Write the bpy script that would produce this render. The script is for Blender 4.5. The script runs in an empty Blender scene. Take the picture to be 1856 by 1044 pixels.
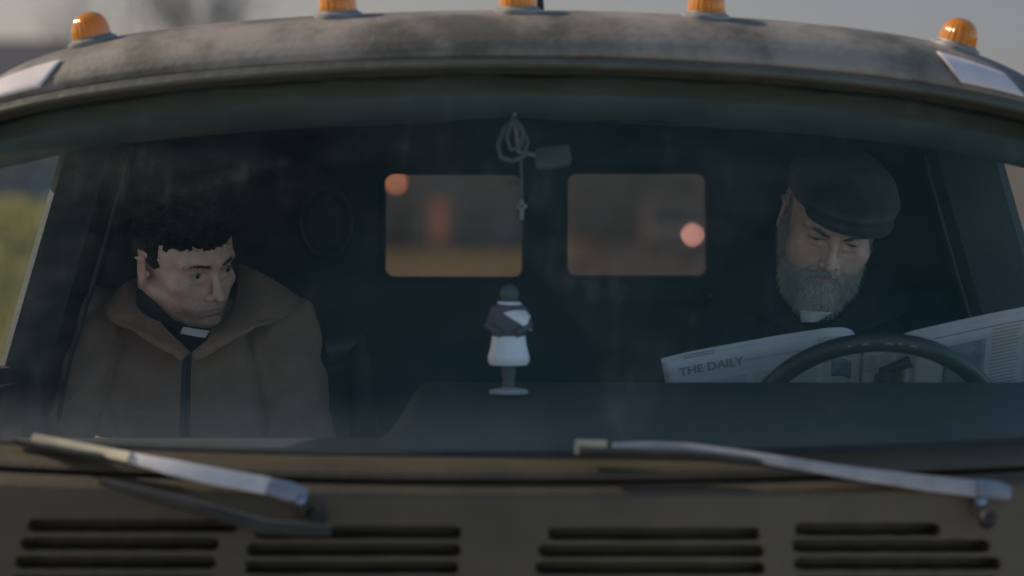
import bpy, bmesh, math, random
import numpy as np
from mathutils import Vector, Matrix
R = math.radians
rng = random.Random(7)
nrng = np.random.default_rng(7)
scene = bpy.context.scene
COL = scene.collection

# ------------------------------------------------------------------ camera
TAN = 0.1585
PITCH = math.atan(117/928*TAN)
CAMZ = 1.75
cam_d = bpy.data.cameras.new("camera")
cam_d.sensor_width = 36; cam_d.lens = 18/TAN
cam_d.clip_start = 0.05; cam_d.clip_end = 3000
cam_d.dof.use_dof = True; cam_d.dof.focus_distance = 5.28; cam_d.dof.aperture_fstop = 2.9
cam = bpy.data.objects.new("camera", cam_d); COL.objects.link(cam)
cam.location = (0, 0, CAMZ); cam.rotation_euler = (R(90)-PITCH, 0, 0)
scene.camera = cam
def P(px, py, Y):
    """point of the place seen at photo pixel (1856 wide) at distance Y"""
    cx = (px-928)/928*TAN; cy = (522-py)/928*TAN
    d = Vector((cx, math.cos(PITCH)+cy*math.sin(PITCH), -math.sin(PITCH)+cy*math.cos(PITCH)))
    return Vector((0, 0, CAMZ)) + d*(Y/d.y)

# ------------------------------------------------------------------ world, sun, exposure
SUN_EL, SUN_AZ = R(35), R(-69)      # azimuth from +Y, clockwise positive towards +X
w = bpy.data.worlds.new("World"); scene.world = w; w.use_nodes = True
nt = w.node_tree; bg = nt.nodes["Background"]
sky = nt.nodes.new("ShaderNodeTexSky"); sky.sky_type = 'NISHITA'; sky.sun_disc = False
sky.sun_elevation = SUN_EL; sky.sun_rotation = SUN_AZ
sky.air_density = 1.0; sky.dust_density = 1.0; sky.ozone_density = 2.0
# added sky tint: warm and dim sunward, brighter and bluer opposite to fill cab
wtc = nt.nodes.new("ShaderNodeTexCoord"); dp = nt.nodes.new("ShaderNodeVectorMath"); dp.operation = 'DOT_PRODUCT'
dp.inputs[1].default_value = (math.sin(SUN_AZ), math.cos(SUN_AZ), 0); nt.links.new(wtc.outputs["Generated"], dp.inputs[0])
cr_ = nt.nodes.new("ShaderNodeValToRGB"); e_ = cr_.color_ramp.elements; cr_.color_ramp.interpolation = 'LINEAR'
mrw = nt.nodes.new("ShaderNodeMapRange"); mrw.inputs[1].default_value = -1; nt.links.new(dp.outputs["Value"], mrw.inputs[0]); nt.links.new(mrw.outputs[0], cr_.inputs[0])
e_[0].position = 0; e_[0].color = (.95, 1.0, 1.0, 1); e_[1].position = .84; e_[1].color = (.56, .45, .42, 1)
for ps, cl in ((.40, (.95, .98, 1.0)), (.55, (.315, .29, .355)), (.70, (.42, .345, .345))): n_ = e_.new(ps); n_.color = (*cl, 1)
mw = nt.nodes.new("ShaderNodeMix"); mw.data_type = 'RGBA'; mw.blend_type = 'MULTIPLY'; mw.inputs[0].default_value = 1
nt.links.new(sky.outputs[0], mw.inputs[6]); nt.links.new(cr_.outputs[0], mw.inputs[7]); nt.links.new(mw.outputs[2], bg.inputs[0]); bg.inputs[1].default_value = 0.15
sd = bpy.data.lights.new("sun", 'SUN'); sd.energy = 3.4; sd.angle = R(0.8); sd.color = (1, .86, .70)
sun = bpy.data.objects.new("sun", sd); COL.objects.link(sun)
sv = Vector((math.sin(SUN_AZ)*math.cos(SUN_EL), math.cos(SUN_AZ)*math.cos(SUN_EL), math.sin(SUN_EL)))
sun.rotation_euler = sv.to_track_quat('Z', 'Y').to_euler()
scene.view_settings.view_transform = 'Standard'; scene.view_settings.look = 'None'
scene.view_settings.exposure = 0.25; scene.view_settings.gamma = 1
scene.render.engine = 'CYCLES'
scene.cycles.use_denoising = True
scene.cycles.max_bounces = 10; scene.cycles.transparent_max_bounces = 16
scene.cycles.diffuse_bounces = 5

# ------------------------------------------------------------------ helpers
def link(name, me, mat=None, parent=None, smooth=True):
    o = bpy.data.objects.new(name, me); COL.objects.link(o)
    if mat is not None:
        me.materials.clear(); me.materials.append(mat)
    if smooth and len(me.polygons):
        me.polygons.foreach_set("use_smooth", [True]*len(me.polygons))
    if parent is not None:
        o.parent = parent; o.matrix_parent_inverse = Matrix.Translation(-root_loc(parent))
    return o
def root_loc(o):
    return o.location.copy() if o.parent is None else Vector((0, 0, 0))
def empty(name, loc, label, cat, group=None):
    o = bpy.data.objects.new(name, None); COL.objects.link(o); o.location = loc
    o.empty_display_size = .2
    return tag(o, label, cat, group)
def tag(o, label=None, cat=None, group=None, kind=None):
    if label: o['label'] = label
    if cat: o['category'] = cat
    if group: o['group'] = group
    if kind: o['kind'] = kind
    return o
def mesh(name, vs, fs):
    me = bpy.data.meshes.new(name); me.from_pydata([tuple(v) for v in vs], [], [tuple(f) for f in fs]); me.update(); return me
def autosmooth(o, deg=35):
    me = o.data
    me.polygons.foreach_set("use_smooth", [True]*len(me.polygons))
    bm = bmesh.new(); bm.from_mesh(me)
    for e in bm.edges:
        if len(e.link_faces) == 2 and e.calc_face_angle(0) > R(deg): e.smooth = False
    bm.to_mesh(me); bm.free(); return o
class MB:
    def __init__(s): s.v = []; s.f = []
    def add(s, vs, fs):
        n = len(s.v); s.v += [Vector(v) for v in vs]; s.f += [tuple(i+n for i in f) for f in fs]; return s
    def box(s, c, d, rot=None, bev=0.0):
        bm = bmesh.new(); bmesh.ops.create_cube(bm, size=1)
        for v in bm.verts: v.co = Vector((v.co.x*d[0], v.co.y*d[1], v.co.z*d[2]))
        if bev: bmesh.ops.bevel(bm, geom=bm.edges[:], offset=bev, segments=2, profile=.5, affect='EDGES')
        M = Matrix.Translation(Vector(c))
        if rot is not None: M = M @ rot.to_4x4()
        bm.transform(M); bm.verts.ensure_lookup_table()
        s.add([v.co.copy() for v in bm.verts], [[v.index for v in f.verts] for f in bm.faces]); bm.free(); return s
    def sweep(s, pts, w, h=None, up=(0, 0, 1), n=12, pw=2.0, cap=True, closed=False):
        pts = [Vector(p) for p in pts]; m = len(pts); up = Vector(up)
        ws = w if hasattr(w, '__len__') else [w]*m
        hs = ws if h is None else (h if hasattr(h, '__len__') else [h]*m)
        vs = []; fs = []
        for i, p in enumerate(pts):
            a = pts[(i-1) % m] if closed else pts[max(i-1, 0)]; b = pts[(i+1) % m] if closed else pts[min(i+1, m-1)]
            t = (b-a).normalized(); sd_ = t.cross(up)
            if sd_.length < 1e-4: sd_ = t.cross(Vector((1, 0, 0)))
            sd_.normalize(); u2 = sd_.cross(t).normalized()
            for k in range(n):
                q = 2*math.pi*k/n; c, z = math.cos(q), math.sin(q)
                c = math.copysign(abs(c)**(2/pw), c); z = math.copysign(abs(z)**(2/pw), z)
                vs.append(p + sd_*c*ws[i]/2 + u2*z*hs[i]/2)
        for i in range(m if closed else m-1):
            j = (i+1) % m
            for k in range(n):
                k2 = (k+1) % n; fs.append((i*n+k, i*n+k2, j*n+k2, j*n+k))
        if cap and not closed:
            fs.append(tuple(range(n-1, -1, -1))); fs.append(tuple((m-1)*n+k for k in range(n)))
        return s.add(vs, fs)
    def lathe(s, prof, c, n=32, M=None, flute=0, fa=0.0):
        vs = []; fs = []; m = len(prof)
        for (r, z) in prof:
            for k in range(n):
                q = 2*math.pi*k/n; rr = r*(1+(fa*math.cos(flute*q) if flute else 0))
                v = Vector((rr*math.cos(q), rr*math.sin(q), z))
                if M is not None: v = M @ v
                vs.append(Vector(c)+v)
        for i in range(m-1):
            for k in range(n):
                k2 = (k+1) % n; fs.append((i*n+k, i*n+k2, (i+1)*n+k2, (i+1)*n+k))
        fs.append(tuple(range(n-1, -1, -1))); fs.append(tuple((m-1)*n+k for k in range(n)))
        return s.add(vs, fs)
    def build(s, name, mat, parent=None, smooth=True):
        o = link(name, mesh(name, s.v, s.f), mat, parent, smooth)
        if smooth: autosmooth(o)
        return o
def grid(nu, nv, f, flip=False):
    vs = []; fs = []
    for j in range(nv+1):
        for i in range(nu+1): vs.append(f(i/nu, j/nv))
    for j in range(nv):
        for i in range(nu):
            a = j*(nu+1)+i; q = (a, a+1, a+nu+2, a+nu+1)
            fs.append(q[::-1] if flip else q)
    return vs, fs
def thick(vs, fs, t):
    """give a sheet a thickness t along its normals"""
    me = mesh("t", vs, fs); bm = bmesh.new(); bm.from_mesh(me)
    bmesh.ops.recalc_face_normals(bm, faces=bm.faces[:])
    bmesh.ops.solidify(bm, geom=bm.faces[:], thickness=t)
    bm.verts.ensure_lookup_table(); bm.verts.index_update()
    r = ([v.co.copy() for v in bm.verts], [[v.index for v in f.verts] for f in bm.faces]); bm.free(); bpy.data.meshes.remove(me); return r
def holed(outer, holes, th):
    """flat panel in XY with holes, thickness th along z -> verts, faces"""
    cu = bpy.data.curves.new("c", 'CURVE'); cu.dimensions = '2D'; cu.fill_mode = 'BOTH'; cu.extrude = th/2
    for loop in [outer]+holes:
        sp = cu.splines.new('POLY'); sp.points.add(len(loop)-1)
        for i, p in enumerate(loop): sp.points[i].co = (p[0], p[1], 0, 1)
        sp.use_cyclic_u = True
    o = bpy.data.objects.new("c", cu); COL.objects.link(o)
    dg = bpy.context.evaluated_depsgraph_get(); dg.update()
    me = bpy.data.meshes.new_from_object(o.evaluated_get(dg))
    r = ([v.co.copy() for v in me.vertices], [tuple(p.vertices) for p in me.polygons])
    bpy.data.objects.remove(o); bpy.data.curves.remove(cu); bpy.data.meshes.remove(me); return r
def rrect(x0, x1, y0, y1, r, n=6):
    pts = []
    for cx, cy, a in ((x1-r, y1-r, 0), (x0+r, y1-r, 90), (x0+r, y0+r, 180), (x1-r, y0+r, 270)):
        for i in range(n+1):
            q = R(a+90*i/n); pts.append((cx+r*math.cos(q), cy+r*math.sin(q)))
    return pts
def text_mesh(s, size, th=.0004, font_bold=False):
    cu = bpy.data.curves.new("t", 'FONT'); cu.body = s; cu.size = size; cu.extrude = th; cu.offset = size*.018
    o = bpy.data.objects.new("t", cu); COL.objects.link(o)
    dg = bpy.context.evaluated_depsgraph_get(); dg.update()
    me = bpy.data.meshes.new_from_object(o.evaluated_get(dg))
    r = ([v.co.copy() for v in me.vertices], [tuple(p.vertices) for p in me.polygons])
    bpy.data.objects.remove(o); bpy.data.curves.remove(cu); bpy.data.meshes.remove(me); return r

# ------------------------------------------------------------------ materials
def mat(name, col, rough=.6, col2=None, scale=8, detail=4, contrast=(.35, .65), bump=0, bscale=None, metal=0, coat=0, stretch=None, spec=None, sheen=0):
    m = bpy.data.materials.new(name); m.use_nodes = True; t = m.node_tree; N = t.nodes; L = t.links
    b = N["Principled BSDF"]; b.inputs["Base Color"].default_value = (*col, 1)
    b.inputs["Roughness"].default_value = rough; b.inputs["Metallic"].default_value = metal
    b.inputs["Coat Weight"].default_value = coat
    if sheen: b.inputs["Sheen Weight"].default_value = sheen
    if spec is not None: b.inputs["Specular IOR Level"].default_value = spec
    tc = N.new("ShaderNodeTexCoord"); mp = N.new("ShaderNodeMapping"); L.new(tc.outputs["Object"], mp.inputs[0])
    if stretch: mp.inputs["Scale"].default_value = stretch
    if col2 is not None:
        n = N.new("ShaderNodeTexNoise"); n.inputs["Scale"].default_value = scale; n.inputs["Detail"].default_value = detail
        n.inputs["Roughness"].default_value = .65; L.new(mp.outputs[0], n.inputs[0])
        r = N.new("ShaderNodeValToRGB"); r.color_ramp.elements[0].position = contrast[0]; r.color_ramp.elements[1].position = contrast[1]
        r.color_ramp.elements[0].color = (*col, 1); r.color_ramp.elements[1].color = (*col2, 1)
        L.new(n.outputs[0], r.inputs[0]); L.new(r.outputs[0], b.inputs["Base Color"])
    if bump:
        n2 = N.new("ShaderNodeTexNoise"); n2.inputs["Scale"].default_value = bscale or scale*6; n2.inputs["Detail"].default_value = 5
        L.new(mp.outputs[0], n2.inputs[0]); bp = N.new("ShaderNodeBump"); bp.inputs["Strength"].default_value = bump; bp.inputs["Distance"].default_value = .01
        L.new(n2.outputs[0], bp.inputs["Height"]); L.new(bp.outputs[0], b.inputs["Normal"])
    return m
def emit(name, col, s):
    m = bpy.data.materials.new(name); m.use_nodes = True; b = m.node_tree.nodes["Principled BSDF"]
    b.inputs["Base Color"].default_value = (*col, 1); b.inputs["Emission Color"].default_value = (*col, 1); b.inputs["Emission Strength"].default_value = s
    return m
def glass(name, tint=(.93, .97, .97), dust=.03, dustcol=(.5, .46, .4), grad=None, smear=.5, ior=1.5, gtint=(1, 1, 1), arcs=False):
    """thin pane: transparent + fresnel gloss + a dusty film; grad=(axis z0, z1, extra) adds the dirt line at the foot"""
    m = bpy.data.materials.new(name); m.use_nodes = True; t = m.node_tree; N = t.nodes; L = t.links; N.clear()
    out = N.new("ShaderNodeOutputMaterial"); tr = N.new("ShaderNodeBsdfTransparent"); tr.inputs[0].default_value = (*tint, 1)
    gl = N.new("ShaderNodeBsdfGlossy"); gl.inputs["Roughness"].default_value = .02; gl.inputs[0].default_value = (*gtint, 1)
    fr = N.new("ShaderNodeFresnel"); ge = N.new("ShaderNodeNewGeometry"); mi = N.new("ShaderNodeMapRange")   # a thin pane reflects the same from both sides
    mi.inputs[3].default_value = ior; mi.inputs[4].default_value = 1/ior; L.new(ge.outputs["Backfacing"], mi.inputs[0]); L.new(mi.outputs[0], fr.inputs[0])
    m1 = N.new("ShaderNodeMixShader"); L.new(fr.outputs[0], m1.inputs[0]); L.new(tr.outputs[0], m1.inputs[1]); L.new(gl.outputs[0], m1.inputs[2])
    df = N.new("ShaderNodeBsdfDiffuse"); df.inputs[0].default_value = (*dustcol, 1)
    tc = N.new("ShaderNodeTexCoord")
    mp = N.new("ShaderNodeMapping"); mp.inputs["Scale"].default_value = (2.2, 2.2, 5); mp.inputs["Rotation"].default_value = (0, R(25), 0); L.new(tc.outputs["Object"], mp.inputs[0])
    n = N.new("ShaderNodeTexNoise"); n.inputs["Scale"].default_value = 2.3; n.inputs["Detail"].default_value = 7; n.inputs["Roughness"].default_value = .7; L.new(mp.outputs[0], n.inputs[0])
    mr = N.new("ShaderNodeMapRange"); mr.inputs[1].default_value = .35; mr.inputs[2].default_value = .75
    mr.inputs[3].default_value = max(0, dust*(1-smear)); mr.inputs[4].default_value = dust*(1+smear*2); L.new(n.outputs[0], mr.inputs[0])
    fac = mr.outputs[0]
    if arcs:
        def mth(op, x, y):
            q = N.new("ShaderNodeMath"); q.operation = op
            for i_, v_ in enumerate((x, y)):
                if isinstance(v_, (int, float)): q.inputs[i_].default_value = v_
                else: L.new(v_, q.inputs[i_])
            return q.outputs[0]
        sx = N.new("ShaderNodeSeparateXYZ"); L.new(tc.outputs["Object"], sx.inputs[0]); best = None
        for px_, pz_, r_ in ((-.28, 1.40, .43), (.62, 1.40, .45)):
            dx_ = mth('SUBTRACT', sx.outputs[0], px_); dz_ = mth('SUBTRACT', sx.outputs[2], pz_)
            rr = mth('SQRT', mth('ADD', mth('MULTIPLY', dx_, dx_), mth('MULTIPLY', dz_, dz_)), 0.0)
            rn = mth('ADD', rr, mth('MULTIPLY', mth('SUBTRACT', n.outputs[0], .5), .03)); e2 = mth('SUBTRACT', rn, r_)
            best = e2 if best is None else mth('MINIMUM', best, e2)
        m_ = N.new("ShaderNodeMapRange"); m_.interpolation_type = 'SMOOTHSTEP'; m_.inputs[1].default_value = -.012; m_.inputs[2].default_value = .006; m_.inputs[3].default_value = .75; m_.inputs[4].default_value = 1.5; L.new(best, m_.inputs[0])
        n3 = N.new("ShaderNodeTexNoise"); n3.inputs["Scale"].default_value = 9; n3.inputs["Detail"].default_value = 8; n3.inputs["Roughness"].default_value = .75
        mp3 = N.new("ShaderNodeMapping"); mp3.inputs["Scale"].default_value = (3.5, 1, .7); mp3.inputs["Rotation"].default_value = (0, R(-14), 0); L.new(tc.outputs["Object"], mp3.inputs[0]); L.new(mp3.outputs[0], n3.inputs[0])
        st = N.new("ShaderNodeMapRange"); st.inputs[1].default_value = .52; st.inputs[2].default_value = .75; st.inputs[3].default_value = .75; st.inputs[4].default_value = 2.6; L.new(n3.outputs[0], st.inputs[0])
        fac = mth('MULTIPLY', mth('MULTIPLY', fac, m_.outputs[0]), st.outputs[0])
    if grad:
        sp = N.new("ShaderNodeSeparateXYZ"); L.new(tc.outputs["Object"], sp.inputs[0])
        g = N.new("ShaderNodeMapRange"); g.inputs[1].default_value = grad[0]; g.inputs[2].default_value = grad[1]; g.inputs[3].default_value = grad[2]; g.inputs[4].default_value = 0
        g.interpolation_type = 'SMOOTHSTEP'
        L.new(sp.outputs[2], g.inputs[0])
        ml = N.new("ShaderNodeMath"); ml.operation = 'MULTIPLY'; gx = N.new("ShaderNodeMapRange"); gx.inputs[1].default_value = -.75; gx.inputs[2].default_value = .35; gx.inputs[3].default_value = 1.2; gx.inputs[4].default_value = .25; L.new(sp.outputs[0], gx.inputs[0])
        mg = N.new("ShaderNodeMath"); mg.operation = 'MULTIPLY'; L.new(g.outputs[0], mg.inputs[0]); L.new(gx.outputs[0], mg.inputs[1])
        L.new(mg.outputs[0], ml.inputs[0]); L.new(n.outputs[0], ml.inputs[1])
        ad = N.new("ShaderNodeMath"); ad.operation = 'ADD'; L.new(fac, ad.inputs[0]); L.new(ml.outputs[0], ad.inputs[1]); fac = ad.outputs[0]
    m2 = N.new("ShaderNodeMixShader"); L.new(fac, m2.inputs[0]); L.new(m1.outputs[0], m2.inputs[1]); L.new(df.outputs[0], m2.inputs[2])
    L.new(m2.outputs[0], out.inputs[0]); return m

M = {}
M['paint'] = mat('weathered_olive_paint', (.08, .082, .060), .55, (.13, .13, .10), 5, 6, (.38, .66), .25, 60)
M['roof'] = mat('weathered_roof_paint', (.095, .088, .062), .6, (.27, .235, .19), 6.5, 8, (.40, .60), .12, 140)
M['cowl'] = mat('olive_front_paint', (.052, .041, .021), .5, (.094, .073, .038), 3.2, 5, (.35, .7), .12, 80)
M['rubber'] = mat('black_rubber', (.016, .018, .016), .75, (.03, .032, .03), 20)
M['trim'] = mat('dark_interior_trim', (.018, .022, .022), .7, (.028, .032, .031), 6, bump=.2, bscale=120)
M['head'] = mat('dark_green_headlining', (.032, .046, .042), .85, (.07, .092, .084), 3, stretch=(1, 1, 6), bump=.2)
M['visor'] = mat('green_grey_header_vinyl', (.042, .062, .055), .8, (.075, .105, .094), 3, stretch=(1, 1, 6), bump=.2)
M['dash'] = mat('dark_dashboard_vinyl', (.03, .034, .034), .55, (.045, .048, .046), 4, bump=.15, bscale=200)
M['seat'] = mat('black_seat_vinyl', (.034, .037, .036), .45, (.035, .037, .036), 7, bump=.2)
M['steel'] = mat('dull_steel', (.45, .45, .46), .38, (.32, .32, .33), 15, metal=1)
M['wiper'] = mat('pale_wiper_metal', (.62, .60, .58), .45, (.48, .46, .44), 25, coat=.2)
M['wiper_old'] = mat('yellowed_wiper_metal', (.40, .36, .24), .5, (.30, .27, .19), 25)
M['chromedull'] = mat('worn_grey_base', (.24, .235, .22), .5, (.16, .16, .15), 20)
M['sticker'] = mat('pale_reflective_sticker', (.66, .59, .57), .4, (.56, .50, .48), 14)
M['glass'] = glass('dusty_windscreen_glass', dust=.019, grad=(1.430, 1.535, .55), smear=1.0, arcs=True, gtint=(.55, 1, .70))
M['sideglass'] = glass('side_window_glass', dust=.008, smear=.3, ior=1.08)
M['rearglass'] = glass('dirty_rear_window_glass', tint=(.42, .29, .27), dust=.19, dustcol=(.42, .23, .20), smear=.35)
def amber():
    m = bpy.data.materials.new('amber_lens'); m.use_nodes = True; t = m.node_tree; N = t.nodes; L = t.links; N.clear()
    out = N.new("ShaderNodeOutputMaterial"); d = N.new("ShaderNodeBsdfDiffuse"); d.inputs[0].default_value = (.95, .36, .035, 1)
    tl = N.new("ShaderNodeBsdfTranslucent"); tl.inputs[0].default_value = (1, .38, .03, 1)
    g = N.new("ShaderNodeBsdfGlossy"); g.inputs["Roughness"].default_value = .15; g.inputs[0].default_value = (1, .95, .9, 1)
    f = N.new("ShaderNodeFresnel"); a = N.new("ShaderNodeMixShader"); a.inputs[0].default_value = .5
    L.new(d.outputs[0], a.inputs[1]); L.new(tl.outputs[0], a.inputs[2]); b = N.new("ShaderNodeMixShader")
    L.new(f.outputs[0], b.inputs[0]); L.new(a.outputs[0], b.inputs[1]); L.new(g.outputs[0], b.inputs[2]); L.new(b.outputs[0], out.inputs[0]); return m
M['amber'] = amber()
# ------------------------------------------------------------------ ground and road
def ss(a, b, x):
    t = min(max((x-a)/(b-a), 0), 1); return t*t*(3-2*t)
def gh(x, y):
    h = .004*max(y-20, 0) if y < 300 else 1.12
    h += 1.9*ss(-5.2-.012*y, -8.6-.012*y, x)*ss(30, 62, y)
    return h
M['grass'] = mat('rough_grass', (.13, .13, .035), .9, (.28, .24, .08), .35, 8, (.3, .7), .6, 6)
M['asphalt'] = mat('worn_asphalt', (.055, .05, .048), .85, (.085, .075, .07), 1.2, 6, bump=.3, bscale=30)
M['kerb'] = mat('concrete_kerb', (.25, .24, .22), .85, (.17, .16, .15), 4)
xs = [-900, -500, -250, -120, -70, -50, -40]+[-36+i*1.0 for i in range(73)]+[40, 50, 70, 120, 250, 500, 900]
ys = [-600, -200, -60, -20]+[-10+i*3 for i in range(70)]+[220, 260, 300, 400, 600, 1000, 2000]
vs = [(x, y, gh(x, y)) for y in ys for x in xs]; nx = len(xs)
fs = [(j*nx+i, j*nx+i+1, (j+1)*nx+i+1, (j+1)*nx+i) for j in range(len(ys)-1) for i in range(nx-1)]
tag(link('ground', mesh('ground', vs, fs), M['grass']), kind='structure')
RX = lambda y: 1.45+.038*y
def strip(name, off0, off1, dz, m, y0=-15, y1=290, n=120):
    f = lambda u, v: (RX(y0+(y1-y0)*u)+off0+(off1-off0)*v, y0+(y1-y0)*u, .004*max(y0+(y1-y0)*u-20, 0)+dz)
    vs, fs = grid(n, 1, f, True); return link(name, mesh(name, vs, fs), m)
tag(strip('road', -3.5, 3.5, .03, M['asphalt']), kind='structure')
M['bounce'] = mat('pale_bounce_ground', (.58, .55, .50), .95, (.46, .44, .40), 3, 8, bump=.4, bscale=40)  # unseen pale ground added to bounce light into the cab
vs, fs = grid(30, 20, lambda u, v: (-16+34*u, -26+29.6*v, .045)); tag(link('bounce_ground', mesh('g', vs, fs), M['bounce']), kind='structure')
M['line'] = mat('worn_white_line', (.5, .48, .44), .8, (.3, .28, .26), 8)
for i, s in enumerate((-1, 1)):
    kb = MB(); yy = [-15+i*5 for i in range(62)]
    kb.sweep([(RX(y)+s*3.58, y, .004*max(y-20, 0)+.06) for y in yy], .15, .14, n=8, pw=6)
    tag(kb.build('kerb', M['kerb']), kind='structure')
# tall grass tufts on the bank by the house: uncountable
tv = []; tf = []
for i in range(15000):
    x = rng.uniform(-17, -5.5); y = rng.uniform(33, 62); z = gh(x, y); h = rng.uniform(.08, .32); a = rng.uniform(0, 6.28); r = rng.uniform(.04, .10)
    n0 = len(tv); lx, ly = rng.uniform(-.1, .1), rng.uniform(-.1, .1)
    tv += [(x+r*math.cos(a), y+r*math.sin(a), z-.02), (x-r*math.cos(a), y-r*math.sin(a), z-.02), (x+lx, y+ly, z+h)]; tf.append((n0, n0+1, n0+2))
M['tuft'] = mat('dry_grass_blades', (.38, .33, .09), .9, (.62, .48, .16), .5, 4)
tag(link('grass_tufts', mesh('g', tv, tf), M['tuft'], smooth=False), 'yellow green rough grass growing over the bank at the left', 'grass', kind='stuff')

# ------------------------------------------------------------------ houses
M['brick'] = mat('brown_brick', (.062, .046, .043), .9, (.085, .065, .060), 3, 6, bump=.3)
M['render'] = mat('purple_grey_render', (.16, .14, .16), .9, (.22, .19, .20), .6, 4)
M['slate'] = mat('dark_roof_slates', (.06, .06, .065), .7, (.10, .095, .095), 3, stretch=(1, 1, 4), bump=.4)
M['winf'] = mat('white_window_frame', (.6, .58, .55), .6)
M['pane'] = mat('dark_window_pane', (.03, .035, .04), .12)
M['door'] = mat('painted_door', (.10, .04, .03), .5)
M['litwin'] = emit('lit_window_glow', (1, .42, .12), 1.3)
M['lamp'] = emit('lit_lamp', (1, .45, .20), 7)
def house(x0, x1, y0, y1, zb, eave, ridge, wallm, label, wins, door=None, lit=None, chim=True):
    h = empty('house', ((x0+x1)/2, (y0+y1)/2, zb), label, 'house', 'houses behind the truck')
    wb = MB(); wb.box(((x0+x1)/2, (y0+y1)/2, (zb+eave)/2), (x1-x0, y1-y0, eave-zb)).build('wall', wallm, h, False)
    ym = (y0+y1)/2; e = .35
    v = [(x0-e, y0-e, eave), (x1+e, y0-e, eave), (x1+e, ym, ridge), (x0-e, ym, ridge), (x0-e, y1+e, eave), (x1+e, y1+e, eave)]
    rb = MB(); rb.add(v, [(0, 1, 2, 3), (3, 2, 5, 4), (0, 3, 4), (1, 5, 2), (0, 4, 5, 1)])
    rf = rb.build('roof', M['slate'], h, False)
    if chim:
        c = MB(); c.box((x0+1.2, ym, ridge+.35), (.9, .6, 1.5)); c.box((x0+1.2, ym, ridge+1.14), (1.05, .75, .12)); c.lathe([(.12, 0), (.1, .35)], (x0+1.2, ym, ridge+1.2), 12)
        c.build('chimney', M['brick'], rf, False)
    for (wx, wz, ww, wh, lt) in wins:
        fb = MB(); t = .07
        for dx, dz, a, b in ((-ww/2, 0, t, wh+t), (ww/2, 0, t, wh+t), (0, -wh/2, ww, t), (0, wh/2, ww, t), (0, 0, t*.7, wh), (0, -wh/2-.08, ww+.3, .08)):
            fb.box((wx+dx, y0-.03, wz+dz), (a, .1, b))
        f = fb.build('window', M['winf'], h, False)
        MB().box((wx, y0-.004, wz), (ww, .03, wh)).build('pane', M['litwin'] if lt else M['pane'], f, False)
    if door:
        d = MB().box((door, y0-.02, zb+1.02), (.9, .06, 2.04), bev=.02).build('door', M['door'], h, False)
        MB().lathe([(.03, 0), (.03, .08)], (door+.33, y0-.12, zb+1.0), 10, Matrix.Rotation(R(-90), 3, 'X')).build('handle', M['steel'], d)
    return h
hA = house(-21, -11.9, 80, 87, 1.9, 4.3, 6.5, M['render'], 'purple grey house with dark slate roof on the grass bank at the left', [(-19, 3.2, 1.3, 1.1, False), (-14.2, 3.2, 1.3, 1.1, False)], -16.5, chim=False)
hB = house(-8.6, 2.2, 150, 158, .5, 5.2, 8.2, M['render'], 'far purple grey house with an orange lit porch behind the left rear window', [(-6.8, 2.0, 1.2, 1.3, False), (-1.2, 2.0, 1.5, 1.3, False), (-6.8, 4.2, 1.2, 1.0, False), (-1.2, 4.2, 1.4, 1.0, False)], -5.2)
pb = MB()
for s in (-.75, .75):
    for k in (0, 1): pb.box((-3.4+s, 149.85-1.2*k, 1.75), (.16, .16, 2.5))
pb.box((-3.4, 149.2, 3.1), (1.9, 1.7, .15)); pb.box((-3.4, 149.3, .6), (1.9, 1.5, .16))
pb.build('porch', M['winf'], hB, False)
MB().box((-3.4, 149.96, 1.9), (.75, .04, 2.0)).build('lit_doorway', emit('porch_glow', (1, .45, .24), .13), hB, False)
M['brickh'] = mat('brown_house_brick', (.17, .10, .075), .9, (.24, .15, .11), 3, 6)
hC = house(3.2, 9.5, 185, 193, .5, 5.6, 8.2, M['brickh'], 'far brown brick house behind the trees in the right rear window', [(4.6, 4.2, 1.1, 1.0, False), (7.9, 4.2, 1.1, 1.0, False), (4.6, 1.8, 1.3, 1.1, False)], 7.4)
hD = house(10.5, 19, 178, 186, .5, 5.6, 8.4, M['brickh'], 'far brown brick house right of the road end', [(12.4, 2, 1.3, 1.1, False), (12.4, 4.3, 1.1, 1, False), (16.6, 4.3, 1.1, 1, False)], 15)
# wall lantern of the far house
ll = empty('street_lamp', (-5.35, 149.0, .5), 'lit orange street lamp in front of the far purple grey house', 'street lamp')
MB().sweep([(-5.35, 149, .5), (-5.35, 149, 3.5)], [.16, .09], n=10).build('post', M['rubber'], ll)
MB().lathe([(.02, 0), (.10, .06), (.13, .24), (.08, .34), (.02, .38)], (-5.35, 149, 3.45), 16).build('lamp_head', M['lamp'], ll)
# brick boundary wall right
bw = empty('boundary_wall', (7.5, 47, 0), 'long brown boundary wall seen through the right side window', 'wall')
MB().box((7.5, 47, 1.7), (.3, 56, 3.5), bev=.01).build('wall_face', M['brick'], bw, False)
MB().box((7.5, 47, 3.49), (.42, 56.2, .10), bev=.02).build('coping', M['kerb'], bw, False)

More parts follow.
